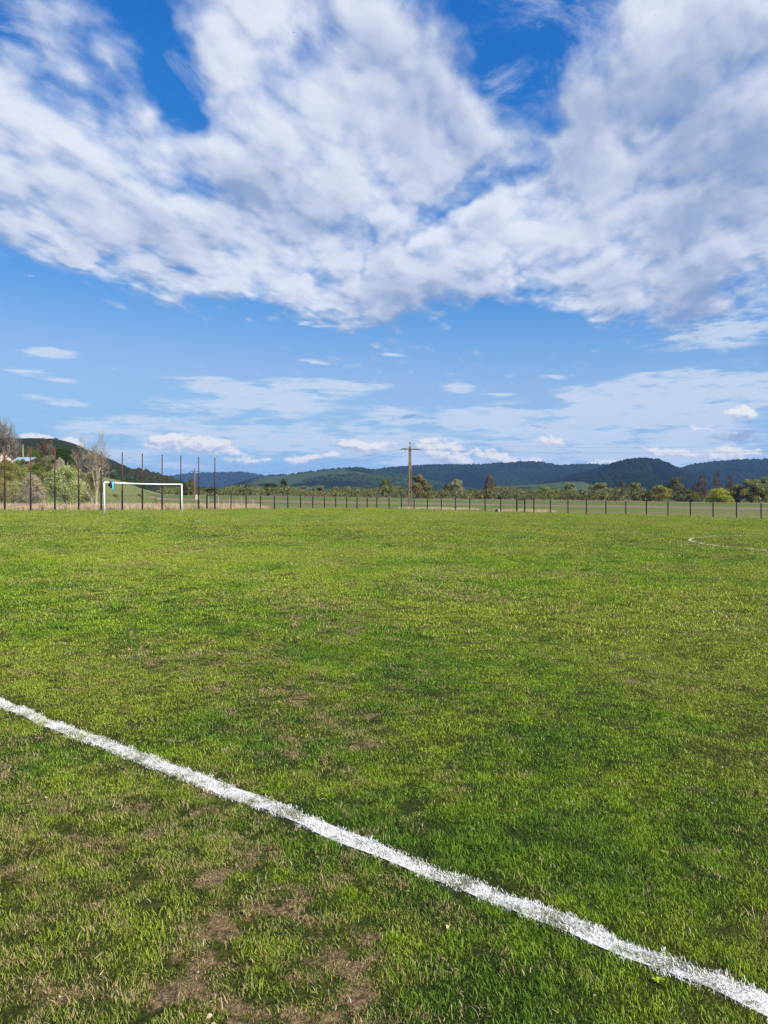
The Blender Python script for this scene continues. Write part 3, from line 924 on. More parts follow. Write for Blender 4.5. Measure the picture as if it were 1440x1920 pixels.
u_p, v_p = to_uv(p[:, 0], p[:, 1])
p = p[(RNG.uniform(0, 1, len(p)) < np.where(v_p < V_NEAR, 1.0, 0.35)) & ~near_line(p, 0.07)]
s = RNG.uniform(0.6, 1.4, len(p))
scatter('dry_litter', ground_pts(p, 0.006), s, s, litter_v, tilt=0.3)

# taller fringe along the fences, dry growth behind
weed_v = [tuft('weed tuft', 60, 0.28, 0.17, 0.022, M['weed_blade'], 0.55, 2) for _ in range(4)]
reed_v = [tuft('reed tuft', 60, 0.40, 0.52, 0.026, M['reed_blade'], 0.30, 2) for _ in range(4)]
tt = RNG.uniform(0, 1, 3000)
wu = np.concatenate([np.full(1300, U_FENCE) + RNG.normal(0, 0.35, 1300), -60 + tt[1300:] * (U_FENCE + 60)])
wv = np.concatenate([20 + tt[:1300] * (V_FENCE - 20), np.full(1700, V_FENCE) + RNG.normal(0, 0.35, 1700)])
x, y = uv(wu, wv)
ok = (np.abs(x) < y * 2.0 + 4)
p = np.stack([x, y], -1)[ok]
s = RNG.uniform(0.5, 1.25, len(p)) * (0.75 + 0.5 * np.sin(p[:, 0] * 0.8) * np.sin(p[:, 1] * 0.55 + 1))
scatter('fence_side_weeds', np.stack([p[:, 0], p[:, 1], zg(p[:, 0], p[:, 1]) - 0.02], -1), s, s, weed_v)
n = 2200
wu = U_FENCE + 2.2 + np.abs(RNG.normal(0, 3.6, n)); wv = RNG.uniform(14, 60, n)
x, y = uv(wu, wv)
p = np.stack([x, y], -1)
s = RNG.uniform(0.6, 1.25, len(p))
scatter('dry_reeds', np.stack([x, y, zg(x, y) - 0.12], -1), s, s, reed_v)
n = 900
wv = V_FENCE + 3.0 + np.abs(RNG.normal(0, 4.0, n)); wu = RNG.uniform(44, 66, n)
x, y = uv(wu, wv)
keep = np.sin(wu * 0.45) + RNG.uniform(-0.7, 0.7, n) > 0.1
x, y = x[keep], y[keep]
s = RNG.uniform(0.35, 0.8, len(x))
scatter('dry_reeds', np.stack([x, y, zg(x, y) - 0.08], -1), s, s, reed_v)

# ================================================================== hills
def interp_sky(pts):
    xs, ys = zip(*pts)
    return lambda px: np.interp(px, xs, ys)

def ridge_noise(px, seed, amp):
    return amp * (np.sin(px * 0.31 + seed) * 0.5 + np.sin(px * 0.83 + seed * 2.3) * 0.35 + np.sin(px * 2.1 + seed * 0.7) * 0.3)

def hill(name, sky_pts, y_base, y_ridge, y_back, mat, rough=0.6, gully=0.10, seed=1.0, nx=260, ny=60, z0=-6.0, power=1.25):
    """a ridge of real depth: foot, crest and far side; the crest line follows sky_pts"""
    f = interp_sky(sky_pts)
    px = np.linspace(sky_pts[0][0], sky_pts[-1][0], nx)
    s = np.linspace(0, 1, ny)
    PXg, Sg = np.meshgrid(px, s, indexing='ij')
    Yr = y_ridge if np.isscalar(y_ridge) else np.interp(px, *y_ridge)[:, None]
    Yb = y_base if np.isscalar(y_base) else np.interp(px, *y_base)[:, None]
    Yk = y_back
    t = Sg / 0.62
    Yg = np.where(t < 1, Yb + (Yr - Yb) * t, Yr + (Yk - Yr) * (Sg - 0.62) / 0.38)
    crest = EYE + (HOR - f(px) - ridge_noise(px, seed, rough)) / F * (Yr if np.isscalar(Yr) else Yr[:, 0])
    Xg = (PXg - 720) / F * Yg
    up_ = np.where(t < 1, np.clip(t, 0, 1) ** power, 1 - sm(Sg, 0.62, 1.0))
    gl = (np.sin(Xg * 0.011 + seed + 1.7 * np.sin(Yg * 0.0031)) * 0.6 + np.sin(Xg * 0.027 + Yg * 0.004 + seed * 3) * 0.4) * gully
    up_ = up_ + gl * np.sin(np.clip(t, 0, 1) * math.pi) ** 1.5 * (t < 1)
    Zg = z0 + (crest[:, None] - z0) * up_
    me = np_mesh(name, np.stack([Xg, Yg, Zg], -1).reshape(-1, 3), grid_faces(nx, ny), mat, True)
    o = tag(link(name, me), kind='structure')
    return (Xg, Yg, Zg, PXg, t)

ICO = None
def ico_shape():
    global ICO
    if ICO is None:
        bm = bmesh.new()
        bmesh.ops.create_icosphere(bm, subdivisions=1, radius=1.0)
        bm.verts.ensure_lookup_table()
        ICO = (np.array([v.co[:] for v in bm.verts]), np.array([[l.index for l in f_.verts] for f_ in bm.faces]))
        bm.free()
    return ICO

def forest(name, surf, n, rad, keep, mat, tall=0.95):
    """woodland on a far slope: thousands of crowns read as one mass"""
    Xg, Yg, Zg, PXg, t = surf
    nx, ny = Xg.shape
    i = RNG.uniform(0, nx - 1.001, n); j = RNG.uniform(0, (ny - 1) * 0.66, n)
    i0, j0 = i.astype(int), j.astype(int); fi, fj = i - i0, j - j0
    def bil(A):
        return (A[i0, j0] * (1 - fi) * (1 - fj) + A[i0 + 1, j0] * fi * (1 - fj) + A[i0, j0 + 1] * (1 - fi) * fj + A[i0 + 1, j0 + 1] * fi * fj)
    x, y, z, pxx, tt_ = bil(Xg), bil(Yg), bil(Zg), bil(PXg), bil(t)
    ok = keep(pxx, tt_, x, y)
    x, y, z = x[ok], y[ok], z[ok]
    iv, if_ = ico_shape()
    m_ = len(x)
    r = rad * RNG.uniform(0.55, 1.3, m_)
    jit = 1 + RNG.uniform(-0.18, 0.18, (m_, len(iv)))
    V_ = iv[None] * jit[:, :, None] * np.stack([r, r, r * tall], -1)[:, None, :] + np.stack([x, y, z - r * 0.30], -1)[:, None, :]
    F_ = if_[None] + (np.arange(m_) * len(iv))[:, None, None]
    o = link(name, np_mesh(name, V_.reshape(-1, 3), F_.reshape(-1, 3), mat))
    o.color = (1, 1, 1, 1)
    return tag(o, kind='stuff')

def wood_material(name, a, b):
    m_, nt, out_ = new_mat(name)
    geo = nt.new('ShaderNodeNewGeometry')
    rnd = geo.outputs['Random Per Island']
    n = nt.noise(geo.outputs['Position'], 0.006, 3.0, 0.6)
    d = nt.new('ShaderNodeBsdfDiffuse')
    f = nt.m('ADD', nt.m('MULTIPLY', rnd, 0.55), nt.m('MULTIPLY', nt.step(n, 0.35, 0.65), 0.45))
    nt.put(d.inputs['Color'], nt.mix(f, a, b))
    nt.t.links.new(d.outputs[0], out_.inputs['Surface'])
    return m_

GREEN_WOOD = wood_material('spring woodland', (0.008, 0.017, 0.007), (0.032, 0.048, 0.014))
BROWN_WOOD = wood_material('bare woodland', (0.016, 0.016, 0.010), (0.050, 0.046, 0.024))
DARK_WOOD = wood_material('dark woodland', (0.004, 0.009, 0.005), (0.018, 0.030, 0.011))  # albedo kept this dark to stand in for cloud shadow on the hills

M['hill_left'] = hill_material('left hill', (0.016, 0.019, 0.012), (0.024, 0.030, 0.015), (0.042, 0.034, 0.026), 0.45, 0.010, 0.66)
M['hill_dark'] = hill_material('wooded ridge', (0.006, 0.011, 0.007), (0.022, 0.034, 0.016), (0.045, 0.036, 0.026), 0.66, 0.0028, 0.75)  # forest colour likewise darkened, cloud shadow put into the albedo
M['hill_green'] = hill_material('pasture hill', (0.010, 0.019, 0.009), (0.052, 0.074, 0.028), (0.085, 0.070, 0.042), 0.48, 0.0032, 0.68)
M['hill_blue'] = hill_material('far ridge', (0.012, 0.018, 0.014), (0.030, 0.040, 0.022), (0.04, 0.04, 0.03), 0.62, 0.0016, 0.80)
M['hill_low'] = hill_material('low pasture', (0.020, 0.034, 0.014), (0.060, 0.085, 0.035), (0.09, 0.08, 0.05), 0.40, 0.004, 0.70)

h_far = hill('hill', [(250, 899), (300, 897), (322, 893), (345, 889.5), (365, 887), (400, 886), (455, 885.5), (470, 887.5), (495, 892), (540, 893), (640, 890), (760, 893), (820, 900)],
             3600, 4700, 6200, M['hill_blue'], rough=0.4, seed=2.0, z0=-8, power=0.9)
h_main = hill('hill', [(640, 897), (690, 886), (720, 878.5), (740, 877), (770, 875), (800, 872.5), (830, 872), (880, 872.5), (920, 870), (950, 868.5), (975, 866.5), (1000, 866), (1020, 868), (1045, 871.5), (1075, 872.5), (1100, 871), (1150, 873), (1220, 878), (1300, 890)],
              2200, 3000, 4200, M['hill_dark'], rough=0.5, seed=4.0, z0=-8, gully=0.13, power=0.9)
h_green = hill('hill', [(330, 929), (395, 922), (420, 914), (450, 903), (480, 895), (500, 892.5), (540, 890.5), (560, 888), (600, 882), (640, 878.5), (672, 877), (690, 880), (722, 884), (760, 892), (820, 905), (900, 920)],
               1300, 2300, 3100, M['hill_green'], rough=0.3, seed=1.2, z0=-6, gully=0.06, power=1.0)
h_east = hill('hill', [(1240, 896), (1270, 880), (1300, 871), (1340, 866.5), (1390, 861.5), (1440, 861), (1500, 864), (1600, 874), (1750, 868), (1900, 876), (2300, 864), (2800, 872), (3400, 860), (4000, 880)],
              2000, 2800, 3800, M['hill_dark'], rough=0.5, seed=7.0, z0=-8, gully=0.1, power=0.9, nx=520)
h_knoll = hill('hill', [(940, 926), (985, 915), (1030, 903), (1080, 890), (1120, 880), (1150, 869.5), (1170, 864), (1195, 860.5), (1212, 859.5), (1232, 862.5), (1252, 869), (1270, 878), (1290, 892), (1315, 905), (1350, 921)],
               1200, 2000, 2700, M['hill_dark'], rough=0.5, seed=5.0, z0=-6, gully=0.12, power=0.95)
h_low = hill('hill', [(860, 929), (900, 921), (940, 912), (990, 909), (1030, 906), (1060, 902.5), (1075, 903), (1090, 903), (1110, 909), (1150, 922)],
             900, 1300, 1800, M['hill_low'], rough=0.2, seed=3.0, z0=-5, gully=0.04)
h_left = hill('hill', [(-2200, 860), (-1600, 835), (-1000, 850), (-500, 838), (-300, 828), (-120, 818), (0, 819), (30, 821.5), (60, 820.5), (105, 822), (122, 826), (145, 833), (165, 842), (185, 851), (200, 857.5), (222, 867), (240, 876), (265, 884), (290, 890), (312, 896), (335, 903), (365, 913), (400, 924), (430, 931)],
              ([-500, 150, 300, 430], [300, 330, 420, 520]), ([-500, 150, 300, 430], [620, 640, 620, 640]), 900, M['hill_left'], rough=0.5, seed=6.0, z0=-3.0, gully=0.05, power=0.8)

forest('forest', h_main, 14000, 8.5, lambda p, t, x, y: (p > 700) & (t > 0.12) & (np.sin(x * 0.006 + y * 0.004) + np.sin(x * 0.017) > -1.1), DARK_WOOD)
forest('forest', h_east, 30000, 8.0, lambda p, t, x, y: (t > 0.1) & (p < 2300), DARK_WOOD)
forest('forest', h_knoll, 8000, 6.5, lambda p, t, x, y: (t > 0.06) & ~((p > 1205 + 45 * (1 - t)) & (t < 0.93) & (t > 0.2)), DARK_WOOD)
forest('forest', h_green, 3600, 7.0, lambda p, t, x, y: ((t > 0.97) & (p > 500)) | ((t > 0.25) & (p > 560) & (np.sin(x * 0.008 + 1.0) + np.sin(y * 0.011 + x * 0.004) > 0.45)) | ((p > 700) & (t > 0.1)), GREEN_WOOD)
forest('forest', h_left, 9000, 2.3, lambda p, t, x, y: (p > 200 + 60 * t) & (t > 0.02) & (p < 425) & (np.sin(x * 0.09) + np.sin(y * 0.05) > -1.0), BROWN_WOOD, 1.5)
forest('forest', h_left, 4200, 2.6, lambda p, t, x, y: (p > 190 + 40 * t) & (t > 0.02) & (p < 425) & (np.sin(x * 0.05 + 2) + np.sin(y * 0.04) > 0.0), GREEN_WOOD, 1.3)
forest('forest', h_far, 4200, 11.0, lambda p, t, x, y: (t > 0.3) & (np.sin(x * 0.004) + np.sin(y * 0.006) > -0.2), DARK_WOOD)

# ================================================================== goal
GU = U_GOAL
gx0, gy0 = uv(GU, V_MID - 3.66 + 0.06)
gx1, gy1 = uv(GU, V_MID + 3.66 - 0.06)
goal = empty('football_goal', (gx0, gy0, Z(gx0, gy0)), 'white tubular football goal without a net at the far end of the pitch', 'goal')
dz = Z(gx1, gy1) - Z(gx0, gy0)
MB().tube([(0, 0, -0.1), (0, 0, 2.44)], 0.056, 12).build('post', M['white_paint'], goal, True)
MB().tube([(gx1 - gx0, gy1 - gy0, dz - 0.1), (gx1 - gx0, gy1 - gy0, dz + 2.46)], 0.056, 12).build('post', M['white_paint'], goal, True)
n = 14
MB().tube([((gx1 - gx0) * k / n, (gy1 - gy0) * k / n, 2.44 + dz * k / n - 0.05 * math.sin(math.pi * k / n)) for k in range(n + 1)], 0.054, 12).build('crossbar', M['white_paint'], goal, True)

# a jacket flung over the crossbar
def cloth_strip(w, drop_front, drop_back, thick, cx=0.0, sag=0.02, n=10, nw=5):
    vs, fs = [], []
    path = [(-0.075 - 0.02, -drop_back)] + [(-0.078 * math.cos(a), 0.078 * math.sin(a)) for a in np.linspace(0, math.pi, 7)] + [(0.085, -drop_front * 0.5), (0.075, -drop_front)]
    for s_ in (0, 1):
        for (d, z) in path:
            for k in range(nw + 1):
                xx = cx + (k / nw - 0.5) * w * (1 + 0.12 * math.sin(z * 9 + s_))
                dd = d * (1 + (thick / 0.08) * s_) + 0.018 * math.sin(k * 2.2 + z * 7)
                vs.append((xx, dd, z + 0.02 * math.sin(k * 1.7 + d * 9)))
    m_, q = len(path), nw + 1
    for s_ in (0, 1):
        for i in range(m_ - 1):
            for k in range(nw):
                a = s_ * m_ * q + i * q + k
                fs.append((a, a + 1, a + q + 1, a + q) if s_ == 0 else (a, a + q, a + q + 1, a + 1))
    for i in range(m_ - 1):
        for k in (0, nw):
            a = i * q + k; b = a + m_ * q
            fs.append((a, a + q, b + q, b))
    for i in (0, m_ - 1):
        for k in range(nw):
            a = i * q + k; b = a + m_ * q
            fs.append((a, a + 1, b + 1, b))
    return vs, fs
ang = math.atan2(gy1 - gy0, gx1 - gx0)
fx = 0.085
jx, jy = gx0 + (gx1 - gx0) * fx, gy0 + (gy1 - gy0) * fx
jk = empty('jacket', (jx, jy, Z(gx0, gy0) + 2.44 + dz * fx - 0.013), 'navy and light blue jacket hung over the left end of the goal crossbar', 'jacket', rz=ang + math.pi)
MB().add(*cloth_strip(0.36, 0.42, 0.30, 0.05)).build('body', M['navy'], jk, True)
MB().add(*[cloth_strip(0.15, 0.62, 0.1, 0.07, -0.05)[0], cloth_strip(0.15, 0.62, 0.1, 0.07, -0.05)[1]]).build('lining', M['cyan'], jk, True)
MB().tube([(-0.10, 0.09, -0.5), (-0.11, 0.085, -0.62), (-0.10, 0.08, -0.78)], [0.03, 0.045, 0.02], 7).build('sleeve_end', M['orange'], jk, True)

# ================================================================== fences
def hit_end(px):
    rx = (px - 720) / F
    Y = U_FENCE / (CU * rx + SU)
    return rx * Y, Y
def hit_side(px):
    rx = (px - 720) / F
    Y = V_FENCE / (SU * rx - CU)
    return rx * Y, Y

def panel_mesh(h):
    """one metre of wire panel, scaled along x to each bay"""
    b = MB()
    b.box((0.5, 0, h - 0.02), (1.0, 0.022, 0.028))
    for z in (0.08, h * 0.34, h * 0.67):
        b.box((0.5, 0, z), (1.0, 0.008, 0.010))
    for k in range(1, 16):
        b.box((k / 16, 0.006, h / 2), (0.0022, 0.005, h - 0.1))
    return b.mesh('wire_panel', M['wire'])
PANEL = panel_mesh(1.46)
POST = MB().box((0, 0, 0.72), (0.088, 0.088, 1.56)).box((0, 0, 1.515), (0.088, 0.088, 0.03)).mesh('post', M['black_steel'])
TALL_UP = MB().tube([(0, 0, 1.9), (0, 0, 5.35)], 0.052, 8).box((0, 0, 5.36), (0.07, 0.07, 0.03)).mesh('tall_post', M['rust'], True)
TALL_LOW = MB().box((0, 0, 0.93), (0.115, 0.115, 1.98)).mesh('sleeve', M['black_steel'])

def put(me, name, root, x, y, z, rz=0.0, sx=1.0):
    o = link(name, me, root)
    o.location = (x - root.location.x, y - root.location.y, z - root.location.z)
    o.rotation_euler = (0, 0, rz)
    o.scale = (sx, 1, 1)
    return o
def bay(root, a, b):
    d = math.hypot(b[0] - a[0], b[1] - a[1])
    p = put(PANEL, 'wire_panel', root, a[0], a[1], Z(*a), math.atan2(b[1] - a[1], b[0] - a[0]), d)
    p.rotation_euler = (0, -math.atan2(Z(*b) - Z(*a), d), math.atan2(b[1] - a[1], b[0] - a[0]))

ang_v = math.atan2(-CU, SU)
ang_u = math.atan2(SU, CU)
# ball-stop fence behind the goal: tall rusty posts over black sleeves
tall_px = [-86, -38, 9, 57.5, 103, 147.5, 189.8, 229.3, 267, 304, 339, 372.5, 403]
pts = [hit_end(p) for p in tall_px]
ball = empty('ball_stop_fence', (*pts[6], Z(*pts[6])), 'tall rusty pipe posts with black lower halves behind the goal', 'fence')
for q in pts:
    o = put(TALL_UP, 'tall_post', ball, q[0], q[1], Z(*q), ang_v)
    s_ = link('sleeve', TALL_LOW, o)
for a, b in zip(pts[:-2], pts[1:-1]):
    bay(ball, a, b)

def gate(pa, pb, label, opened):
    g = empty('gate', (*pa, Z(*pa)), label, 'gate')
    w = math.hypot(pb[0] - pa[0], pb[1] - pa[1])
    a = math.atan2(pb[1] - pa[1], pb[0] - pa[0])
    g.rotation_euler = (0, 0, a)
    MB().box((0, 0, 0.76), (0.11, 0.11, 1.62)).build('gate_post', M['black_steel'], g)
    if not opened:
        MB().box((w, 0, 0.76), (0.11, 0.11, 1.62)).build('gate_post', M['black_steel'], g)
    MB().box((w / 2, 0, 1.50), (w - 0.12, 0.05, 0.06)).build('lintel', M['black_steel'], g)
    b = MB()
    for z in (0.12, 1.42):
        b.box((w / 2, 0.03, z), (w - 0.14, 0.03, 0.03))
    for k in range(7):
        b.box((0.10 + (w - 0.2) * k / 6, 0.03, 0.77), (0.012, 0.012, 1.27))
    b.build('gate_leaf', M['wire'], g)
gate(hit_end(388), pts[-1], 'narrow black gate beside the last tall rusty post', True)

# low fence: from the gate round the corner and along the far touchline
end_px = [433, 461.5, 488.5, 514.5, 539.5, 563.5, 586.5, 608.5, 629.5, 650, 669.5, 688.5, 706.5]
pe = [hit_end(p) for p in end_px]
corner = uv(U_FENCE, V_FENCE)
low = empty('low_fence', (*pe[0], Z(*pe[0])), 'low black wire fence between the narrow gate and the far corner, left of pole', 'fence')
for q in pe:
    put(POST, 'post', low, q[0], q[1], Z(*q), ang_v)
for a, b in zip([pts[-1]] + pe, pe + [corner]):
    bay(low, a, b)
side_px = [729.5, 752.5, 776.5, 801.5, 827.5, 854, 881, 909.5, 939, 969, 984, 1001, 1032, 1065, 1099.5, 1136, 1173.5, 1212, 1252.5, 1294.5, 1337, 1381, 1427, 1475, 1525, 1577, 1632, 1690, 1751, 1815, 1882, 1953, 2028, 2107, 2190]
ps = [hit_side(p) for p in side_px]
side = empty('low_fence', (*corner, Z(*corner)), 'low black wire fence along the far touchline, right of the power pole', 'fence')
for p_, q in zip(side_px, ps):
    if p_ not in (969, 984):
        put(POST, 'post', side, q[0], q[1], Z(*q), ang_u)
seq = [corner] + ps
for a, b, pb_ in zip(seq[:-1], seq[1:], side_px):
    if pb_ != 984:
        bay(side, a, b)
gate(ps[9], ps[10], 'narrow black gate in the long fence right of the power pole', False)

# crumpled bags at the foot of the side fence
bx, by = hit_side(930); by -= 0.5
bag = empty('plastic_bag', (bx, by, Z(bx, by)), 'crumpled black and white plastic bags lying at the foot of the far fence', 'bag')
def lump(c, r, seed, flat=0.8):
    rng = np.random.default_rng(seed)
    iv, if_ = ico_shape()
    v_ = iv * (1 + rng.uniform(-0.25, 0.25, len(iv)))[:, None] * np.array([r, r * 0.8, r * flat]) + np.array(c)
    return v_.tolist(), if_.tolist()
MB().add(*lump((0, -0.08, 0.18), 0.22, 1, 1.0)).build('black_sack', M['black_bag'], bag, True)
MB().add(*lump((0.23, 0.05, 0.12), 0.12, 2, 1.1)).add(*lump((0.03, 0.02, 0.33), 0.07, 3, 0.9)).build('white_sack', M['white_bag'], bag, True)
MB().add(*lump((-0.28, 0.03, 0.06), 0.10, 4, 0.6)).build('white_sack', M['white_bag'], bag, True)

# older boundary: leaning concrete posts behind the tall fence
for (px, Y, h, lean, w, label) in [
        (38 / 6 + 0.3, 66, 1.95, 0.10, 0.16, 'pale concrete post behind the first tall rusty post from the picture edge'),
        (48.5, 68, 1.9, 0.22, 0.12, 'strongly leaning pale concrete post left of the second tall post'),
        (54.5, 68, 1.8, 0.02, 0.12, 'upright grey concrete post hard against the second tall post'),
        (87.5, 69, 1.75, -0.02, 0.14, 'pale concrete post between the second and third tall posts'),
        (169, 79, 1.75, 0.03, 0.13, 'pale concrete post left of the lime washed tree trunk')]:
    x = at(px, Y)
    o = MB().box((0, 0, h / 2), (w, w * 0.8, h), 0.3, 0.85).build('concrete_post', M['concrete'])
    o.location = (x, Y, Z(x, Y) - 0.1)
    o.rotation_euler = (0.02, lean, 0)
    tag(o, label, 'post', 'old concrete posts behind the tall fence')

# bleached stakes with wires beyond the low fence
st = empty('stake_fence', (at(409, 84), 84, Z(at(409, 84), 84)), 'old wire fence on bleached wooden stakes behind the narrow gate', 'fence')
sp = [(391, 84, 1.45), (409, 84.5, 1.4), (420, 86, 0.9), (431, 86, 1.5), (443.5, 88, 1.1), (452.5, 87, 1.5), (474.5, 90, 1.15)]
for (px, Y, h) in sp:
    x = at(px, Y)
    MB().tube([(x - st.location.x, Y - 84, Z(x, Y) - st.location.z - 0.1), (x - st.location.x + random.uniform(-.04, .04), Y - 84, Z(x, Y) - st.location.z + h)], [0.045, 0.035], 6).build('stake', M['pale_wood'], st)
for z in (0.5, 0.95):
    MB().tube([(at(px, Y) - st.location.x, Y - 84, Z(at(px, Y), Y) - st.location.z + z) for px, Y, h in sp], 0.006, 4).build('strand', M['wire'], st)

# red sheet metal panel between two dark posts, behind the goal
Yp = 79
rp = empty('metal_panel', (at(300, Yp), Yp, Z(at(300, Yp), Yp)), 'faded red sheet metal panel between two dark posts, seen through the goal', 'panel', rz=ang_v)
MB().box((0, 0, 0.37), (0.54, 0.03, 0.72)).build('sheet', M['red_panel'], rp)
MB().box((-0.44, 0.02, 0.62), (0.09, 0.09, 1.3)).build('post', M['dark_concrete'], rp)
MB().box((0.40, 0.02, 0.50), (0.09, 0.09, 1.06)).build('post', M['dark_concrete'], rp)
for k, z in ((0, 1.12), (1, 1.9)):
    MB().box((0.0, 0.03, z), (0.9, 0.03, 0.03)).build('rail', M['pale_wood'], rp)

# ================================================================== power line
def power_pole(x, y, h, label, rz=0.0, detail=True):
    root = empty('power_pole', (x, y, Z(x, y)), label, 'power pole', 'concrete power poles', rz)
    b = MB()
    # a tapered concrete post: closed back, two front flanges with openings between
    w0, w1, d0 = 0.48, 0.30, 0.32
    hs_ = h * 0.62
    for sx, fw in ((-1, 0.52), (1, 0.17)):
        vs = []
        for z, w in ((-0.3, w0), (hs_, w0 + (w1 - w0) * 0.62)):
            e0, e1 = sorted((sx * w / 2, sx * w / 2 - sx * fw * w))
            vs += [(e0, -d0 / 2, z), (e1, -d0 / 2, z), (e1, d0 / 2, z), (e0, d0 / 2, z)]
        b.add(vs, [(3, 2, 1, 0), (4, 5, 6, 7), (0, 1, 5, 4), (1, 2, 6, 5), (2, 3, 7, 6), (3, 0, 4, 7)])
    nr = int(hs_ / 0.52)
    for k in range(nr + 1):
        z = hs_ * k / nr
        w = w0 + (w1 - w0) * z / h
        b.box((w * 0.175, 0, max(z - 0.06, 0.05)), (w * 0.32, d0 * 0.8, 0.13))
    b.box((0, 0, (hs_ + h * 0.965) / 2), (w0 + (w1 - w0) * 0.62, d0, h * 0.965 - hs_), 0, 0.80)
    b.build('shaft', M['concrete'], root)
    if detail:
        MB().box((-0.36, 0.02, 0.12), (0.55, 0.5, 0.3), 0.2, 0.8).build('footing', M['dark_concrete'], root)
    zc = h * 0.925
    MB().box((0, -d0 / 2 - 0.05, zc), (2.5, 0.10, 0.11)).tube([(-1.25, -0.2, zc), (-0.85, -0.2, zc + 0.10), (-0.3, -0.2, zc + 0.04)], 0.04, 5).tube([(1.25, -0.2, zc), (0.85, -0.2, zc - 0.08), (0.3, -0.2, zc)], 0.04, 5).build('crossarm', M['steel'], root)
    for xx in (-1.2, -0.62, 1.2):
        MB().tube([(xx, -0.2, zc), (xx, -0.2, zc - 0.07), (xx, -0.2, zc - 0.09), (xx, -0.2, zc - 0.16)], [0.025, 0.07, 0.05, 0.065], 8).build('insulator', M['ceramic'], root, True)
    MB().tube([(0, 0, h * 0.96), (0, 0, h * 1.0), (0, 0, h * 1.01), (0, 0, h * 1.035)], [0.05, 0.04, 0.10, 0.05], 8).build('insulator', M['ceramic'], root, True)
    return root, [Vector((x + math.cos(rz) * dx, y + math.sin(rz) * dx, Z(x, y) + zz)) for dx, zz in ((-1.2, zc), (1.2, zc), (0.0, h * 1.03))]

YP = 104.0
p1, a1 = power_pole(at(768.6, YP), YP, 8.75, 'tall concrete power pole with ladder holes standing behind the far corner of the fence', 0.10)
Y2 = 206.0
p2, a2 = power_pole(at(365, Y2), Y2, 7.6, 'slender far power pole in line with the tall posts right of the goal', 0.5, False)
Y3 = 100.0
p3, a3 = power_pole(at(1650, Y3), Y3, 9.6, 'concrete power pole beyond the right edge of the pitch', 0.1, False)

def cable(a, b, sag, rad, label):
    n = 24
    pts_ = [a.lerp(b, k / n) - Vector((0, 0, 4 * sag * (k / n) * (1 - k / n))) for k in range(n + 1)]
    o = MB().tube([p - pts_[0] for p in pts_], rad, 5).build('overhead_cable', M['cable'])
    o.location = pts_[0]
    tag(o, label, 'cable', 'overhead power cables')
for k, nm in enumerate(('lower cable', 'middle cable', 'topmost cable')):
    cable(a1[k], a2[k], (1.5, 1.7, 1.2)[k], 0.0075, nm + ' running down left from the tall pole to the far slender pole')
    cable(a1[k], a3[k], (0.7, 0.55, 0.85)[k], 0.0075, nm + ' running right from the tall pole past the hills')

# sign on the far side of the fence, by the tall posts
Ys = 80
sg = empty('sign_board', (at(370.3, Ys), Ys, Z(at(370.3, Ys), Ys)), 'small sun-bleached sign board on a thin pale post, right of the goal', 'sign')
MB().tube([(-0.12, 0, 0), (-0.10, 0, 1.6)], 0.03, 6).build('post', M['pale_wood'], sg)
MB().box((0.02, -0.05, 1.30), (0.44, 0.02, 0.46)).build('board', M['sign'], sg)

# ================================================================== house and shed on the bank
Yh = 140.0
hx = at(9, Yh)
zb = Z(hx, Yh)
ez = height_at(863, Yh) - zb; az_ = height_at(847.5, Yh) - zb
house = empty('house', (hx, Yh, zb), 'cream gabled house with pink tile roof on the bank at far left', 'house', rz=R(32))
W2, L2 = 1.75, 7.0
b = MB()
b.add([(-W2, 0, -0.5), (W2, 0, -0.5), (W2, 0, ez), (0, 0, az_), (-W2, 0, ez), (-W2, L2, -0.5), (W2, L2, -0.5), (W2, L2, ez), (0, L2, az_), (-W2, L2, ez)],
      [(0, 1, 2, 3, 4), (9, 8, 7, 6, 5), (1, 6, 7, 2), (5, 0, 4, 9)])
b.build('wall', M['plaster'], house)
for s_ in (-1, 1):
    n_ = Vector((s_ * (az_ - ez), 0, W2)).normalized() * 0.10
    e = Vector((s_ * W2 * 1.12, -0.30, ez - (az_ - ez) * 0.12)); r_ = Vector((0, -0.30, az_)); e2 = e + Vector((0, L2 + 0.6, 0)); r2_ = r_ + Vector((0, L2 + 0.6, 0))
    lo = [e, r_, r2_, e2]; hi = [p + n_ for p in lo]
    MB().add(lo + hi, [(0, 1, 2, 3), (7, 6, 5, 4), (0, 4, 5, 1), (1, 5, 6, 2), (2, 6, 7, 3), (3, 7, 4, 0)]).build('roof', M['roof_tile'], house)
wn = MB().box((0.2, -0.03, ez - 0.9), (0.7, 0.06, 0.9)).build('window', M['window'], house)
MB().box((0.2, -0.07, ez - 1.38), (0.9, 0.12, 0.06)).build('sill', M['concrete'], wn)

Yd = 128.0
dx0 = at(41, Yd)
zd = Z(dx0, Yd)
e1 = height_at(865, Yd) - zd; e2_ = height_at(858.5, Yd) - zd
shed = empty('shed', (dx0, Yd, zd), 'low shed with a pale blue sheet metal roof beside the cream house', 'shed')
MB().box((0, 1.2, e1 / 2 - 0.2), (2.3, 2.3, e1 + 0.3)).build('wall', M['plank'], shed)
lo = [Vector((-1.5, -0.3, e1)), Vector((1.35, -0.3, e1)), Vector((1.2, 2.5, e2_ + 0.15)), Vector((-1.9, 2.5, e2_ + 0.15))]
MB().add(lo + [p + Vector((0, 0, 0.07)) for p in lo], [(3, 2, 1, 0), (4, 5, 6, 7), (0, 1, 5, 4), (1, 2, 6, 5), (2, 3, 7, 6), (3, 0, 4, 7)]).build('roof', M['metal_roof'], shed)
MB().box((0.3, 0.03, e1 * 0.4), (0.8, 0.06, e1 * 0.75)).build('door', M['dark_concrete'], shed)

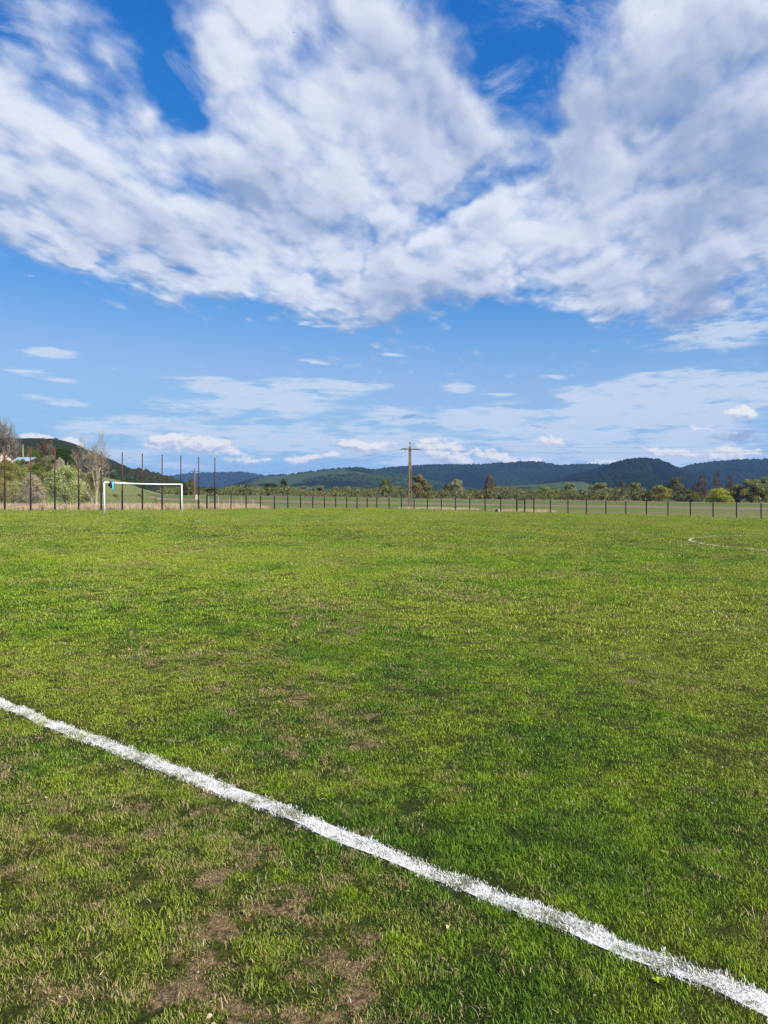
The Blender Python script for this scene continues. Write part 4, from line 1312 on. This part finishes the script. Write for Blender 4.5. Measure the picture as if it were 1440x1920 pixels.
Yl = 134.0
lx = at(43, Yl); zl = Z(lx, Yl)
lp = empty('lamp_post', (lx, Yl, zl), 'pale concrete post with a dark lamp head above the shed roof', 'lamp post')
zt = height_at(832.5, Yl) - zl
MB().tube([(0, 0, -0.3), (0, 0, zt)], [0.12, 0.09], 8).build('post', M['pale_wood'], lp)
MB().box((-0.1, 0, zt + 0.12), (0.55, 0.3, 0.24), 0.0, 0.7).build('lamp_head', M['black_steel'], lp)

# hide and look-out mark on the crest of the left hill
Yt = 655.0
tx = at(105.5, Yt)
tw = MB().box((0, 0, 1.0), (2.2, 1.8, 2.0)).box((0, 0, 2.15), (2.6, 2.2, 0.3)).build('stone_hut', M['dark_concrete'])
tw.location = (tx, Yt, height_at(822.3, 640.0) - 0.8)
tag(tw, 'tiny dark hut on the crest of the left hill', 'hut')

# ================================================================== trees
def crown_unit(seed, n, lobes, low=0.10, leaf=0.05, shape='round'):
    """crown of unit height and width: clumps of leaf-sized faces on uneven lobes"""
    rng = np.random.default_rng(seed)
    vs, fs = [], []
    L = []
    for k in range(lobes):
        a = rng.uniform(0, 2 * math.pi)
        h = rng.uniform(0, 1)
        if shape == 'round': prof = math.sin(math.pi * (0.20 + 0.70 * h)) ** 0.7
        elif shape == 'tall': prof = (1 - h) ** 0.45 * min(1, h * 4 + 0.55)
        elif shape == 'bush': prof = math.sqrt(max(0.0, 1 - h ** 2.4))
        else: prof = (1 - h) * min(1, h * 8 + 0.2)
        rr = 0.40 * prof * math.sqrt(rng.uniform(0.15, 1))
        L.append((rr * math.cos(a), rr * math.sin(a), low + 0.05 + (0.86 - low) * h, rng.uniform(0.09, 0.19) * (0.55 + 0.6 * prof)))
    leaf *= 0.66
    for i in range(int(n * 2.0)):
        lx_, ly_, lz_, lr = L[rng.integers(len(L))]
        d = rng.normal(size=3); d /= np.linalg.norm(d)
        p = np.array([lx_, ly_, lz_]) + d * lr * rng.uniform(0.55, 1.08) * np.array([1, 1, 0.85])
        s_ = leaf * rng.uniform(0.5, 1.3)
        nrm = d + rng.normal(size=3) * 0.7; nrm /= np.linalg.norm(nrm)
        t1 = np.cross(nrm, [0.3, 0.2, 0.9]); t1 /= np.linalg.norm(t1); t2 = np.cross(nrm, t1)
        o = len(vs)
        for (a_, b_) in ((-1, -0.3), (0.1, -0.9), (1, 0.2), (-0.1, 0.9)):
            vs.append(p + (t1 * a_ + t2 * b_) * s_)
        fs.append((o, o + 1, o + 2, o + 3))
    return np.array(vs), np.array(fs)

def branches(seed, levels, trunks=1, spread=0.5, base_r=0.022, up=0.35, kids=4, droop=0.0):
    """bare tree of unit height: forking, tapering limbs"""
    rng = np.random.default_rng(seed)
    b = MB()
    def grow(p, d, L, r, lev):
        n_ = 3 if lev < 3 else 2
        pts_ = [p]
        q, dd = p.copy(), d.copy()
        for k in range(n_):
            dd = (dd + rng.normal(size=3) * 0.13 + np.array([0, 0, up * 0.18 - droop * 0.1 * lev])); dd /= np.linalg.norm(dd)
            q = q + dd * L / n_
            pts_.append(q.copy())
        rr = [r * (1 - 0.45 * k / n_) for k in range(n_ + 1)]
        b.tube([tuple(x) for x in pts_], rr, 6 if lev < 2 else 3)
        if lev >= levels: return
        for k in range(kids if lev else kids - 1 + trunks // 2):
            f = rng.uniform(0.35, 1.0) if lev else rng.uniform(0.45, 1.0)
            i = min(int(f * n_), n_ - 1)
            s_ = pts_[i] + (pts_[i + 1] - pts_[i]) * (f * n_ - i)
            nd = dd + rng.normal(size=3) * spread; nd /= np.linalg.norm(nd)
            grow(s_, nd, L * rng.uniform(0.52, 0.78), r * 0.52, lev + 1)
    for k in range(trunks):
        a = 2 * math.pi * k / max(trunks, 1) + 0.6
        d = np.array([math.cos(a) * 0.45, math.sin(a) * 0.45, 1.0]) if trunks > 1 else np.array([0.03, 0.02, 1.0])
        grow(np.array([0.0, 0.0, 0.0]), d / np.linalg.norm(d), 0.36, base_r, 0)
    v_ = np.array(b.v)
    v_[:, 2] *= 1.0 / v_[:, 2].max()
    rad = np.percentile(np.hypot(v_[:, 0], v_[:, 1]), 97)
    v_[:, :2] *= 0.5 / rad
    b.v = [tuple(p) for p in v_]
    return b

def trunk_unit(seed, top=0.75):
    rng = np.random.default_rng(seed)
    b = MB()
    b.tube([(0, 0, -0.03), (0.01, 0, 0.12), (0.015, 0.01, 0.3), (0.0, 0.0, top)], [0.045, 0.034, 0.026, 0.006], 7)
    for k in range(7):
        a = rng.uniform(0, 6.28); z = rng.uniform(0.15, 0.55); l = rng.uniform(0.18, 0.36)
        b.tube([(0.01, 0, z), (math.cos(a) * l * 0.5, math.sin(a) * l * 0.5, z + l * 0.45), (math.cos(a) * l, math.sin(a) * l, z + l * 0.8)], [0.016, 0.010, 0.003], 5)
    return b

TREE_GAIN = 2.25
CROWN = {}
for nm, sd_, n, lobes, low, leaf, shp in [('round_a', 11, 3400, 34, 0.10, 0.034, 'round'), ('round_b', 12, 3200, 28, 0.06, 0.036, 'round'), ('round_c', 13, 3000, 26, 0.08, 0.038, 'round'),
                                          ('tall_a', 14, 2800, 30, 0.08, 0.032, 'tall'), ('tall_b', 15, 2600, 26, 0.05, 0.036, 'tall'), ('bush_a', 16, 3200, 36, 0.0, 0.034, 'bush'), ('bush_b', 17, 2800, 28, 0.0, 0.038, 'bush'),
                                          ('cone', 18, 2000, 26, 0.06, 0.036, 'cone'), ('near_bush', 19, 9000, 60, 0.05, 0.017, 'bush'), ('near_round', 20, 8000, 52, 0.12, 0.018, 'round'), ('near_bush_b', 21, 7000, 46, 0.04, 0.020, 'bush'), ('sparse', 22, 900, 18, 0.22, 0.030, 'round')]:
    v_, f_ = crown_unit(sd_, n, lobes, low, leaf, shp)
    CROWN[nm] = {k: np_mesh('crown', v_, f_, M[k]) for k in (('leaf', 'blossom_leaf') if nm.startswith('near') or nm in ('bush_a', 'round_c') else ('leaf',))}
TRUNK = trunk_unit(3).mesh('trunk', M['bark'])
BARE = {
    'bare_a': branches(31, 4, 1, 0.55, 0.022, kids=4).mesh('branches', M['bark']),
    'bare_b': branches(32, 4, 3, 0.42, 0.014, kids=4).mesh('branches', M['bark']),
    'bare_c': branches(33, 5, 1, 0.55, 0.034, kids=4).mesh('branches', M['bark']),
}
BARE['bare_d'] = branches(39, 5, 2, 0.55, 0.024, up=0.3, kids=5).mesh('branches', M['bark'])
NEAR_BARE = branches(35, 5, 3, 0.50, 0.020, up=0.42, kids=4).mesh('branches', M['pale_bark'])

def tree(px, top_py, w_px, Y, kind, color, label, cat='tree', group='trees along the far side of the fields', name=None, leaf='leaf', base_py=None, sparse=None):
    x = at(px, Y)
    z0 = Z(x, Y) if base_py is None else height_at(base_py, Y)
    h = height_at(top_py, Y) - z0
    w = w_px / F * Y * (1.0 if kind in BARE else 1.22)
    rz = (px * 0.37) % 6.28
    nm = name or {'tree': 'tree', 'bush': 'bush'}.get(cat, cat.replace(' ', '_'))
    root = empty(nm, (x, Y, z0), label, cat, group, rz)
    root.scale = (w, w, h)
    if kind in BARE:
        o = link('branches', BARE[kind], root)
        if sparse:
            c_ = link('twigs', CROWN['sparse']['leaf'], root); c_.color = (*sparse, 1)
    else:
        cr = link('crown', CROWN[kind].get(leaf, CROWN[kind]['leaf']), root)
        cr.color = (*(min(0.6, k * TREE_GAIN) for k in color), 1)
        if cat != 'bush':
            link('trunk', TRUNK, root)
        else:
            link('stem', TRUNK, root).scale = (0.7, 0.7, 0.8)
    return root

OLIVE, DGREEN, GREEN, PALE, YEL, BROWN, RED, GREY = (0.115, 0.110, 0.035), (0.022, 0.036, 0.014), (0.070, 0.095, 0.024), (0.150, 0.150, 0.075), (0.20, 0.19, 0.030), (0.080, 0.060, 0.038), (0.095, 0.055, 0.042), (0.085, 0.080, 0.060)
T = [
    # px, top, width, distance, kind, colour, label
    (351, 904, 20, 230, 'round_b', (0.060, 0.062, 0.026), 'dark olive tree seen just right of the goal, left of the far slender pole'),
    (359, 896, 20, 260, 'tall_a', (0.070, 0.060, 0.030), 'brownish tree directly behind the far slender pole'),
    (398, 912, 26, 270, 'round_c', (0.060, 0.065, 0.035), 'grey-green low tree behind the last tall rusty post'),
    (454, 915, 18, 280, 'bush_b', (0.055, 0.060, 0.020), 'small olive bush tree at the left foot of the dark field tree group'),
    (465, 908, 20, 285, 'round_a', (0.030, 0.046, 0.016), 'dark green round tree, first of the dark ones right of the tall posts'),
    (479, 906, 20, 290, 'sparse', (0.085, 0.090, 0.040), 'thin pale tree standing between the two dark round trees'),
    (507, 906, 28, 285, 'round_b', (0.026, 0.042, 0.016), 'wide dark green round tree in the middle of the left field edge'),
    (532, 898, 22, 285, 'tall_b', (0.026, 0.044, 0.016), 'tallest dark green tree of the group left of the power pole'),
    (572, 911, 20, 300, 'round_c', (0.13, 0.12, 0.075), 'small whitish blossoming tree right of the tallest dark tree'),
    (587, 914, 22, 300, 'round_a', (0.12, 0.13, 0.060), 'pale green tree right of the small blossoming tree'),
    (600, 912, 18, 305, 'round_b', (0.10, 0.11, 0.045), 'olive green tree touching the pale green tree'),
    (627, 912, 26, 300, 'round_a', (0.10, 0.095, 0.045), 'olive grey dome-shaped tree midway between dark group and pole'),
    (650, 911, 22, 300, 'round_c', (0.075, 0.068, 0.038), 'brownish round tree right of the olive grey dome'),
    (668, 918, 18, 305, 'bush_a', (0.050, 0.075, 0.022), 'low green bushy tree between the brownish tree and the round tree by the pole'),
    (690, 918, 22, 310, 'bush_b', (0.055, 0.065, 0.026), 'low dull green tree left of the round tree by the pole'),
    (724, 898, 26, 285, 'round_a', (0.070, 0.078, 0.026), 'round olive tree with a clear trunk left of the power pole'),
    (748, 919, 24, 300, 'bush_a', (0.095, 0.085, 0.035), 'low brownish bush tree just left of the power pole'),
    (783, 890, 34, 270, 'round_b', (0.105, 0.092, 0.036), 'tall olive brown tree rising right behind the power pole'),
    (801, 907, 28, 272, 'bush_a', (0.088, 0.085, 0.030), 'lower olive shoulder tree right of the tall tree by the pole'),
    (826, 920, 26, 290, 'bush_b', (0.11, 0.10, 0.036), 'low yellowish bush tree between the pole tree and the silver tree'),
    (838, 905, 16, 300, 'tall_a', (0.050, 0.055, 0.026), 'slim dark tree hugging the left side of the silver tree'),
    (855, 899, 27, 285, 'round_c', (0.145, 0.140, 0.080), 'silvery pale green round tree right of the power pole'),
    (884, 916, 34, 290, 'bush_a', (0.115, 0.115, 0.036), 'broad low olive tree right of the silvery tree'),
    (917, 890, 22, 285, 'round_a', (0.082, 0.066, 0.045), 'brown budding tree standing tall above the low olive trees'),
    (910, 917, 34, 280, 'bush_b', (0.080, 0.080, 0.028), 'dark olive thicket at the foot of the brown budding tree'),
    (948, 919, 30, 285, 'bush_a', (0.070, 0.072, 0.030), 'low dull tree between brown budding tree and the fence gate'),
    (975, 915, 26, 290, 'bush_b', (0.066, 0.056, 0.034), 'brown low tree directly above the gate in the long fence'),
    (998, 917, 26, 290, 'bush_a', (0.090, 0.088, 0.034), 'olive low tree right above the gate'),
    (1022, 912, 30, 285, 'round_a', (0.115, 0.130, 0.028), 'fresh green round tree right of the fence gate'),
    (1042, 916, 20, 285, 'round_b', (0.095, 0.110, 0.026), 'smaller fresh green tree leaning on the fresh green round one'),
    (1056, 918, 22, 290, 'bush_b', (0.066, 0.048, 0.036), 'dark purplish brown thicket right of the fresh green trees'),
    (1070, 905, 22, 290, 'round_c', (0.125, 0.125, 0.055), 'pale olive round tree above the purplish thicket'),
    (1090, 918, 26, 285, 'bush_a', (0.070, 0.056, 0.036), 'low brown tree left of the broad olive tree'),
    (1108, 909, 18, 285, 'tall_b', (0.120, 0.125, 0.045), 'slim pale green tree at the left of the broad olive tree'),
    (1128, 905, 34, 280, 'round_b', (0.108, 0.110, 0.040), 'broad pale olive tree in the middle of the right tree line'),
    (1152, 918, 22, 285, 'bush_a', (0.075, 0.075, 0.030), 'low tree between the broad olive tree and the thin grey tree'),
    (1192, 904, 30, 275, 'round_a', (0.090, 0.100, 0.034), 'tall mid green tree left of the orange-tinged willow'),
    (1216, 918, 22, 275, 'bush_b', (0.080, 0.078, 0.030), 'low olive tree at the left foot of the orange-tinged willow'),
    (1236, 909, 42, 270, 'bush_a', (0.135, 0.125, 0.028), 'orange-tinged yellow willow in the right tree line'),
    (1267, 894, 32, 278, 'round_a', (0.072, 0.070, 0.034), 'dark grey-olive tree rising behind the orange-tinged willow'),
    (1284, 914, 30, 268, 'bush_b', (0.080, 0.082, 0.032), 'olive thicket right of the orange-tinged willow'),
    (1300, 917, 24, 268, 'bush_a', (0.110, 0.110, 0.034), 'low yellow-green tree left of the bare reddish trees'),
    (1350, 914, 44, 258, 'bush_a', (0.170, 0.180, 0.028), 'bright yellow-green dome-shaped willow near the right edge'),
    (1386, 908, 34, 262, 'round_c', (0.120, 0.122, 0.040), 'olive willow behind the small dark conifer'),
    (1408, 899, 50, 262, 'round_b', (0.110, 0.115, 0.042), 'large pale olive willow at the right end of the tree line'),
    (1383, 922, 12, 250, 'cone', (0.012, 0.016, 0.012), 'small dark conifer between the two right-hand willows'),
    (1436, 893, 34, 262, 'round_a', (0.090, 0.105, 0.040), 'green tree cut by the right edge of the picture'),
    (1470, 898, 50, 262, 'round_b', (0.10, 0.105, 0.040), 'olive tree beyond the right edge'),
    (1535, 904, 44, 262, 'bush_a', (0.110, 0.120, 0.04), 'low broad green tree, first beyond the right picture edge'),
    (1600, 896, 40, 262, 'round_a', (0.090, 0.095, 0.04), 'tall olive tree, second beyond the right picture edge'),
    (1680, 905, 60, 262, 'bush_b', (0.120, 0.120, 0.04), 'wide low olive tree beyond the right picture edge'),
    (1770, 898, 46, 262, 'round_c', (0.100, 0.110, 0.04), 'pale round tree far beyond the right picture edge'),

]
for a in T:
    px, top, w, Y, kind, color, label = a
    tree(px, top, w, Y, kind, color, label)
B = [
    (1168, 900, 20, 285, 'bare_a', 'thin grey leafless tree between broad olive tree and mid green tree', (0.10, 0.085, 0.07)),
    (1316, 889, 22, 272, 'bare_a', 'tall brown leafless tree left of the reddish one', (0.11, 0.085, 0.07)),
    (1344, 885, 16, 275, 'bare_c', 'slim reddish leafless tree above the bright yellow-green willow', (0.13, 0.075, 0.055)),
    (1368, 890, 16, 275, 'bare_b', 'leafless tree with three upright stems behind the right-hand willows', (0.12, 0.085, 0.07)),
    (1412, 896, 18, 280, 'bare_c', 'leafless twiggy top showing over the large pale olive willow', (0.11, 0.085, 0.07)),
    (1310, 905, 30, 268, 'bare_b', 'purplish leafless thicket right of the low yellow-green tree', (0.075, 0.05, 0.05)),
]
for px, top, w, Y, kind, label, tw_ in B:
    tree(px, top, w, Y, kind, None, label, sparse=tw_)

# trees and bushes on and before the left bank
BANK = 'trees and bushes behind the tall fence'
L_ = [
    (122, 838, 50, 128, 'near_round', (0.022, 0.036, 0.010), 'dense dark evergreen tree on the left bank beneath the hill', 'tree', 'leaf', 905),
    (58, 838, 46, 136, 'near_round', (0.060, 0.075, 0.022), 'mid green tree right of the lamp post, above the shed', 'tree', 'leaf', 905),
    (92, 850, 46, 118, 'near_bush_b', (0.105, 0.105, 0.055), 'greyish olive bush below the leafless brown bush', 'bush', 'leaf', 915),
    (112, 856, 22, 110, 'near_bush', (0.17, 0.16, 0.11), 'pale blossoming bush in front of the dense dark evergreen', 'bush', 'blossom_leaf', 912),
    (70, 866, 34, 112, 'near_bush', (0.060, 0.080, 0.020), 'dark green bush right of the shed', 'bush', 'leaf', 925),
    (14, 859, 62, 100, 'near_bush', (0.105, 0.105, 0.035), 'large olive bush below the cream house', 'bush', 'leaf', 945),
    (42, 872, 44, 96, 'near_bush_b', (0.115, 0.110, 0.040), 'olive bush below the shed', 'bush', 'leaf', 945),
    (28, 900, 50, 84, 'near_bush', (0.150, 0.150, 0.060), 'pale green bush between the first two tall posts', 'bush', 'blossom_leaf', 952),
    (60, 887, 46, 80, 'near_bush_b', (0.17, 0.14, 0.105), 'pinkish white blossoming shrub behind the second tall post', 'bush', 'blossom_leaf', 948),
    (4, 895, 30, 82, 'near_bush', (0.155, 0.140, 0.070), 'straw coloured bush at the left picture edge', 'bush', 'leaf', 952),
    (122, 870, 72, 74, 'near_bush', (0.150, 0.180, 0.055), 'big light green budding bush between the third and fourth tall posts', 'bush', 'blossom_leaf', 957),
    (151, 880, 34, 92, 'near_bush_b', (0.100, 0.100, 0.050), 'dull olive bush behind the fourth tall post', 'bush', 'leaf', 950),
    (172, 882, 34, 98, 'near_bush', (0.105, 0.105, 0.048), 'olive bush behind the forked pale tree', 'bush', 'leaf', 945),
    (200, 905, 30, 112, 'near_bush_b', (0.115, 0.115, 0.050), 'low tangled bush on the bank seen through the left goal corner', 'bush', 'leaf', 940),
    (216, 925, 14, 100, 'near_bush', (0.10, 0.11, 0.045), 'small round shrub seen through the goal, left half', 'bush', 'leaf', 945),
    (254, 948, 13, 76, 'near_bush_b', (0.055, 0.060, 0.025), 'small dark shrub in the dry reeds behind the goal', 'bush', 'leaf', 956),
    (260, 926, 12, 140, 'bush_a', (0.06, 0.06, 0.03), 'small brownish bush at the foot of the bank behind the goal', 'bush', 'leaf', 936),
    (86, 884, 40, 100, 'near_bush_b', (0.12, 0.115, 0.050), 'olive bush filling the gap behind the third tall post', 'bush', 'leaf', 948),
    (18, 880, 44, 88, 'near_bush_b', (0.125, 0.12, 0.045), 'yellowish olive bush behind the first tall post', 'bush', 'leaf', 950),
    (74, 876, 40, 106, 'near_bush', (0.085, 0.095, 0.030), 'green bush between the shed and the big light green bush', 'bush', 'leaf', 945),
    (136, 868, 36, 108, 'near_bush_b', (0.090, 0.095, 0.035), 'green bush below the dense dark evergreen', 'bush', 'leaf', 940),
    (160, 905, 30, 84, 'near_bush', (0.135, 0.130, 0.060), 'thin straw green bush left of the lime washed trunk', 'bush', 'leaf', 950),
    (40, 858, 34, 122, 'near_bush_b', (0.085, 0.095, 0.030), 'green bush under the shed eaves', 'bush', 'leaf', 905),
    (184, 890, 30, 100, 'near_bush', (0.110, 0.115, 0.045), 'olive bush behind the left goal post', 'bush', 'leaf', 945),
    (-40, 850, 80, 100, 'near_bush', (0.10, 0.10, 0.035), 'broad olive bush beyond the left picture edge', 'bush', 'leaf', 950),
]
for px, top, w, Y, kind, color, label, cat, leaf, base in L_:
    tree(px, top, w, Y, kind, color, label, cat, BANK, leaf=leaf, base_py=base)
tree(-2, 770, 96, 132, 'bare_d', None, 'large leafless tree at the upper left picture edge behind the cream house', 'tree', BANK, base_py=900)
tree(88, 822, 44, 145, 'bare_b', None, 'brown leafless bush against the left hill', 'bush', BANK, name='bush', base_py=880, sparse=(0.13, 0.09, 0.06))

# forked pale tree with a lime washed foot
Yw = 80.0
wx = at(179.5, Yw); wz = Z(wx, Yw)
wt_ = empty('forked_tree', (wx, Yw, wz), 'leafless forked pale tree with a lime washed foot left of the goal', 'tree', BANK, 0.5)
hh = height_at(799, Yw) - wz
br = link('branches', NEAR_BARE, wt_); br.scale = (5.6, 5.6, hh)
MB().tube([(0, 0, -0.1), (0.02, 0, 0.35), (-0.05, 0, 0.7)], [0.30, 0.22, 0.16], 9).build('trunk', M['lime_wash'], wt_, True)

# low growth that joins the trees of the far line
n = 42000
pxs = RNG.uniform(300, 2100, n)
Ys_ = RNG.uniform(262, 318, n)
xs_ = at(pxs, Ys_)
hmax = 3.2 + 1.3 * np.sin(pxs * 0.045) * np.sin(pxs * 0.017 + 1.0) + 0.9 * np.clip((pxs - 650) / 500, -0.6, 1.0)
zs_ = zg(xs_, Ys_) + np.clip(hmax, 0.8, 5) * RNG.uniform(0, 1, n) ** 0.9
V_, F_ = [], []
a_ = RNG.uniform(0, 6.28, n); s_ = RNG.uniform(0.10, 0.32, n)
d1 = np.stack([np.cos(a_), np.sin(a_), RNG.uniform(-0.5, 0.5, n)], -1) * s_[:, None]
d2 = np.stack([RNG.uniform(-0.4, 0.4, n), RNG.uniform(-0.4, 0.4, n), np.ones(n)], -1) * s_[:, None]
c_ = np.stack([xs_, Ys_, zs_], -1)
V_ = np.stack([c_ - d1, c_ - d2, c_ + d1, c_ + d2], 1).reshape(-1, 3)
F_ = np.arange(4 * n).reshape(-1, 4)
ug = link('undergrowth', np_mesh('undergrowth', V_, F_, M['leaf']))
ug.color = (0.165, 0.170, 0.068, 1)
tag(ug, kind='stuff')
hd = link('hedge_strip', np_mesh('hedge_strip', *(lambda n=2600: (lambda px_, Y_, h_: (np.stack([
    np.stack([at(px_, Y_) - 0.4, Y_, h_ - 0.25], -1), np.stack([at(px_, Y_), Y_ - 0.2, h_ - 0.5], -1), np.stack([at(px_, Y_) + 0.4, Y_, h_], -1), np.stack([at(px_, Y_), Y_ + 0.2, h_ + 0.4], -1)], 1).reshape(-1, 3), np.arange(4 * n).reshape(-1, 4)))(
    px_ := RNG.uniform(330, 462, n), Y_ := RNG.uniform(296, 330, n), zg(at(px_, Y_), Y_) + RNG.uniform(0, 2.6, n)))(), M['leaf']))
hd.color = (0.07, 0.11, 0.028, 1)
tag(hd, kind='stuff')

# ================================================================== birds
def bird(px, py, Y, bank, label):
    b = MB()
    b.tube([(-0.17, 0, 0), (-0.05, 0, 0.0), (0.06, 0, 0.01), (0.14, 0, 0.02), (0.19, 0, 0.01)], [0.006, 0.035, 0.042, 0.025, 0.006], 7)
    o = empty('bird', (at(px, Y), Y, height_at(py, Y)), label, 'bird', 'birds in the sky', 0.4 + bank)
    b.build('body', M['bird'], o, True)
    for s_ in (-1, 1):
        top = [(0.08, 0.02 * s_, 0.02), (0.05, 0.2 * s_, 0.10), (-0.05, 0.42 * s_, 0.05), (-0.05, 0.18 * s_, 0.06), (-0.05, 0.02 * s_, 0.02)]
        vs = top + [(x, y, z - 0.012) for x, y, z in top]
        MB().add(vs, [(0, 1, 2, 3, 4), (9, 8, 7, 6, 5)] + [(k, k + 5, (k + 1) % 5 + 5, (k + 1) % 5) for k in range(5)]).build('wing', M['bird'], o)
bird(551, 61, 190, 0.6, 'tiny dark bird high in the sky against the upper cloud')
bird(851, 407, 190, 0.2, 'tiny dark bird below the blue gap in the middle clouds')
bird(1340, 493, 170, 1.5, 'tiny dark bird in front of the right-hand cloud bank')

# ================================================================== air
hz, nt, out_ = new_mat('haze')
pv_ = nt.new('ShaderNodeVolumePrincipled')
pv_.inputs['Color'].default_value = (0.27, 0.50, 1.0, 1)
pv_.inputs['Density'].default_value = HAZE_DENSITY
nt.t.links.new(pv_.outputs[0], out_.inputs['Volume'])
hb = MB().box((0, 2500, 120), (15000, 9000, 260)).build('haze', hz)
tag(hb, kind='stuff')
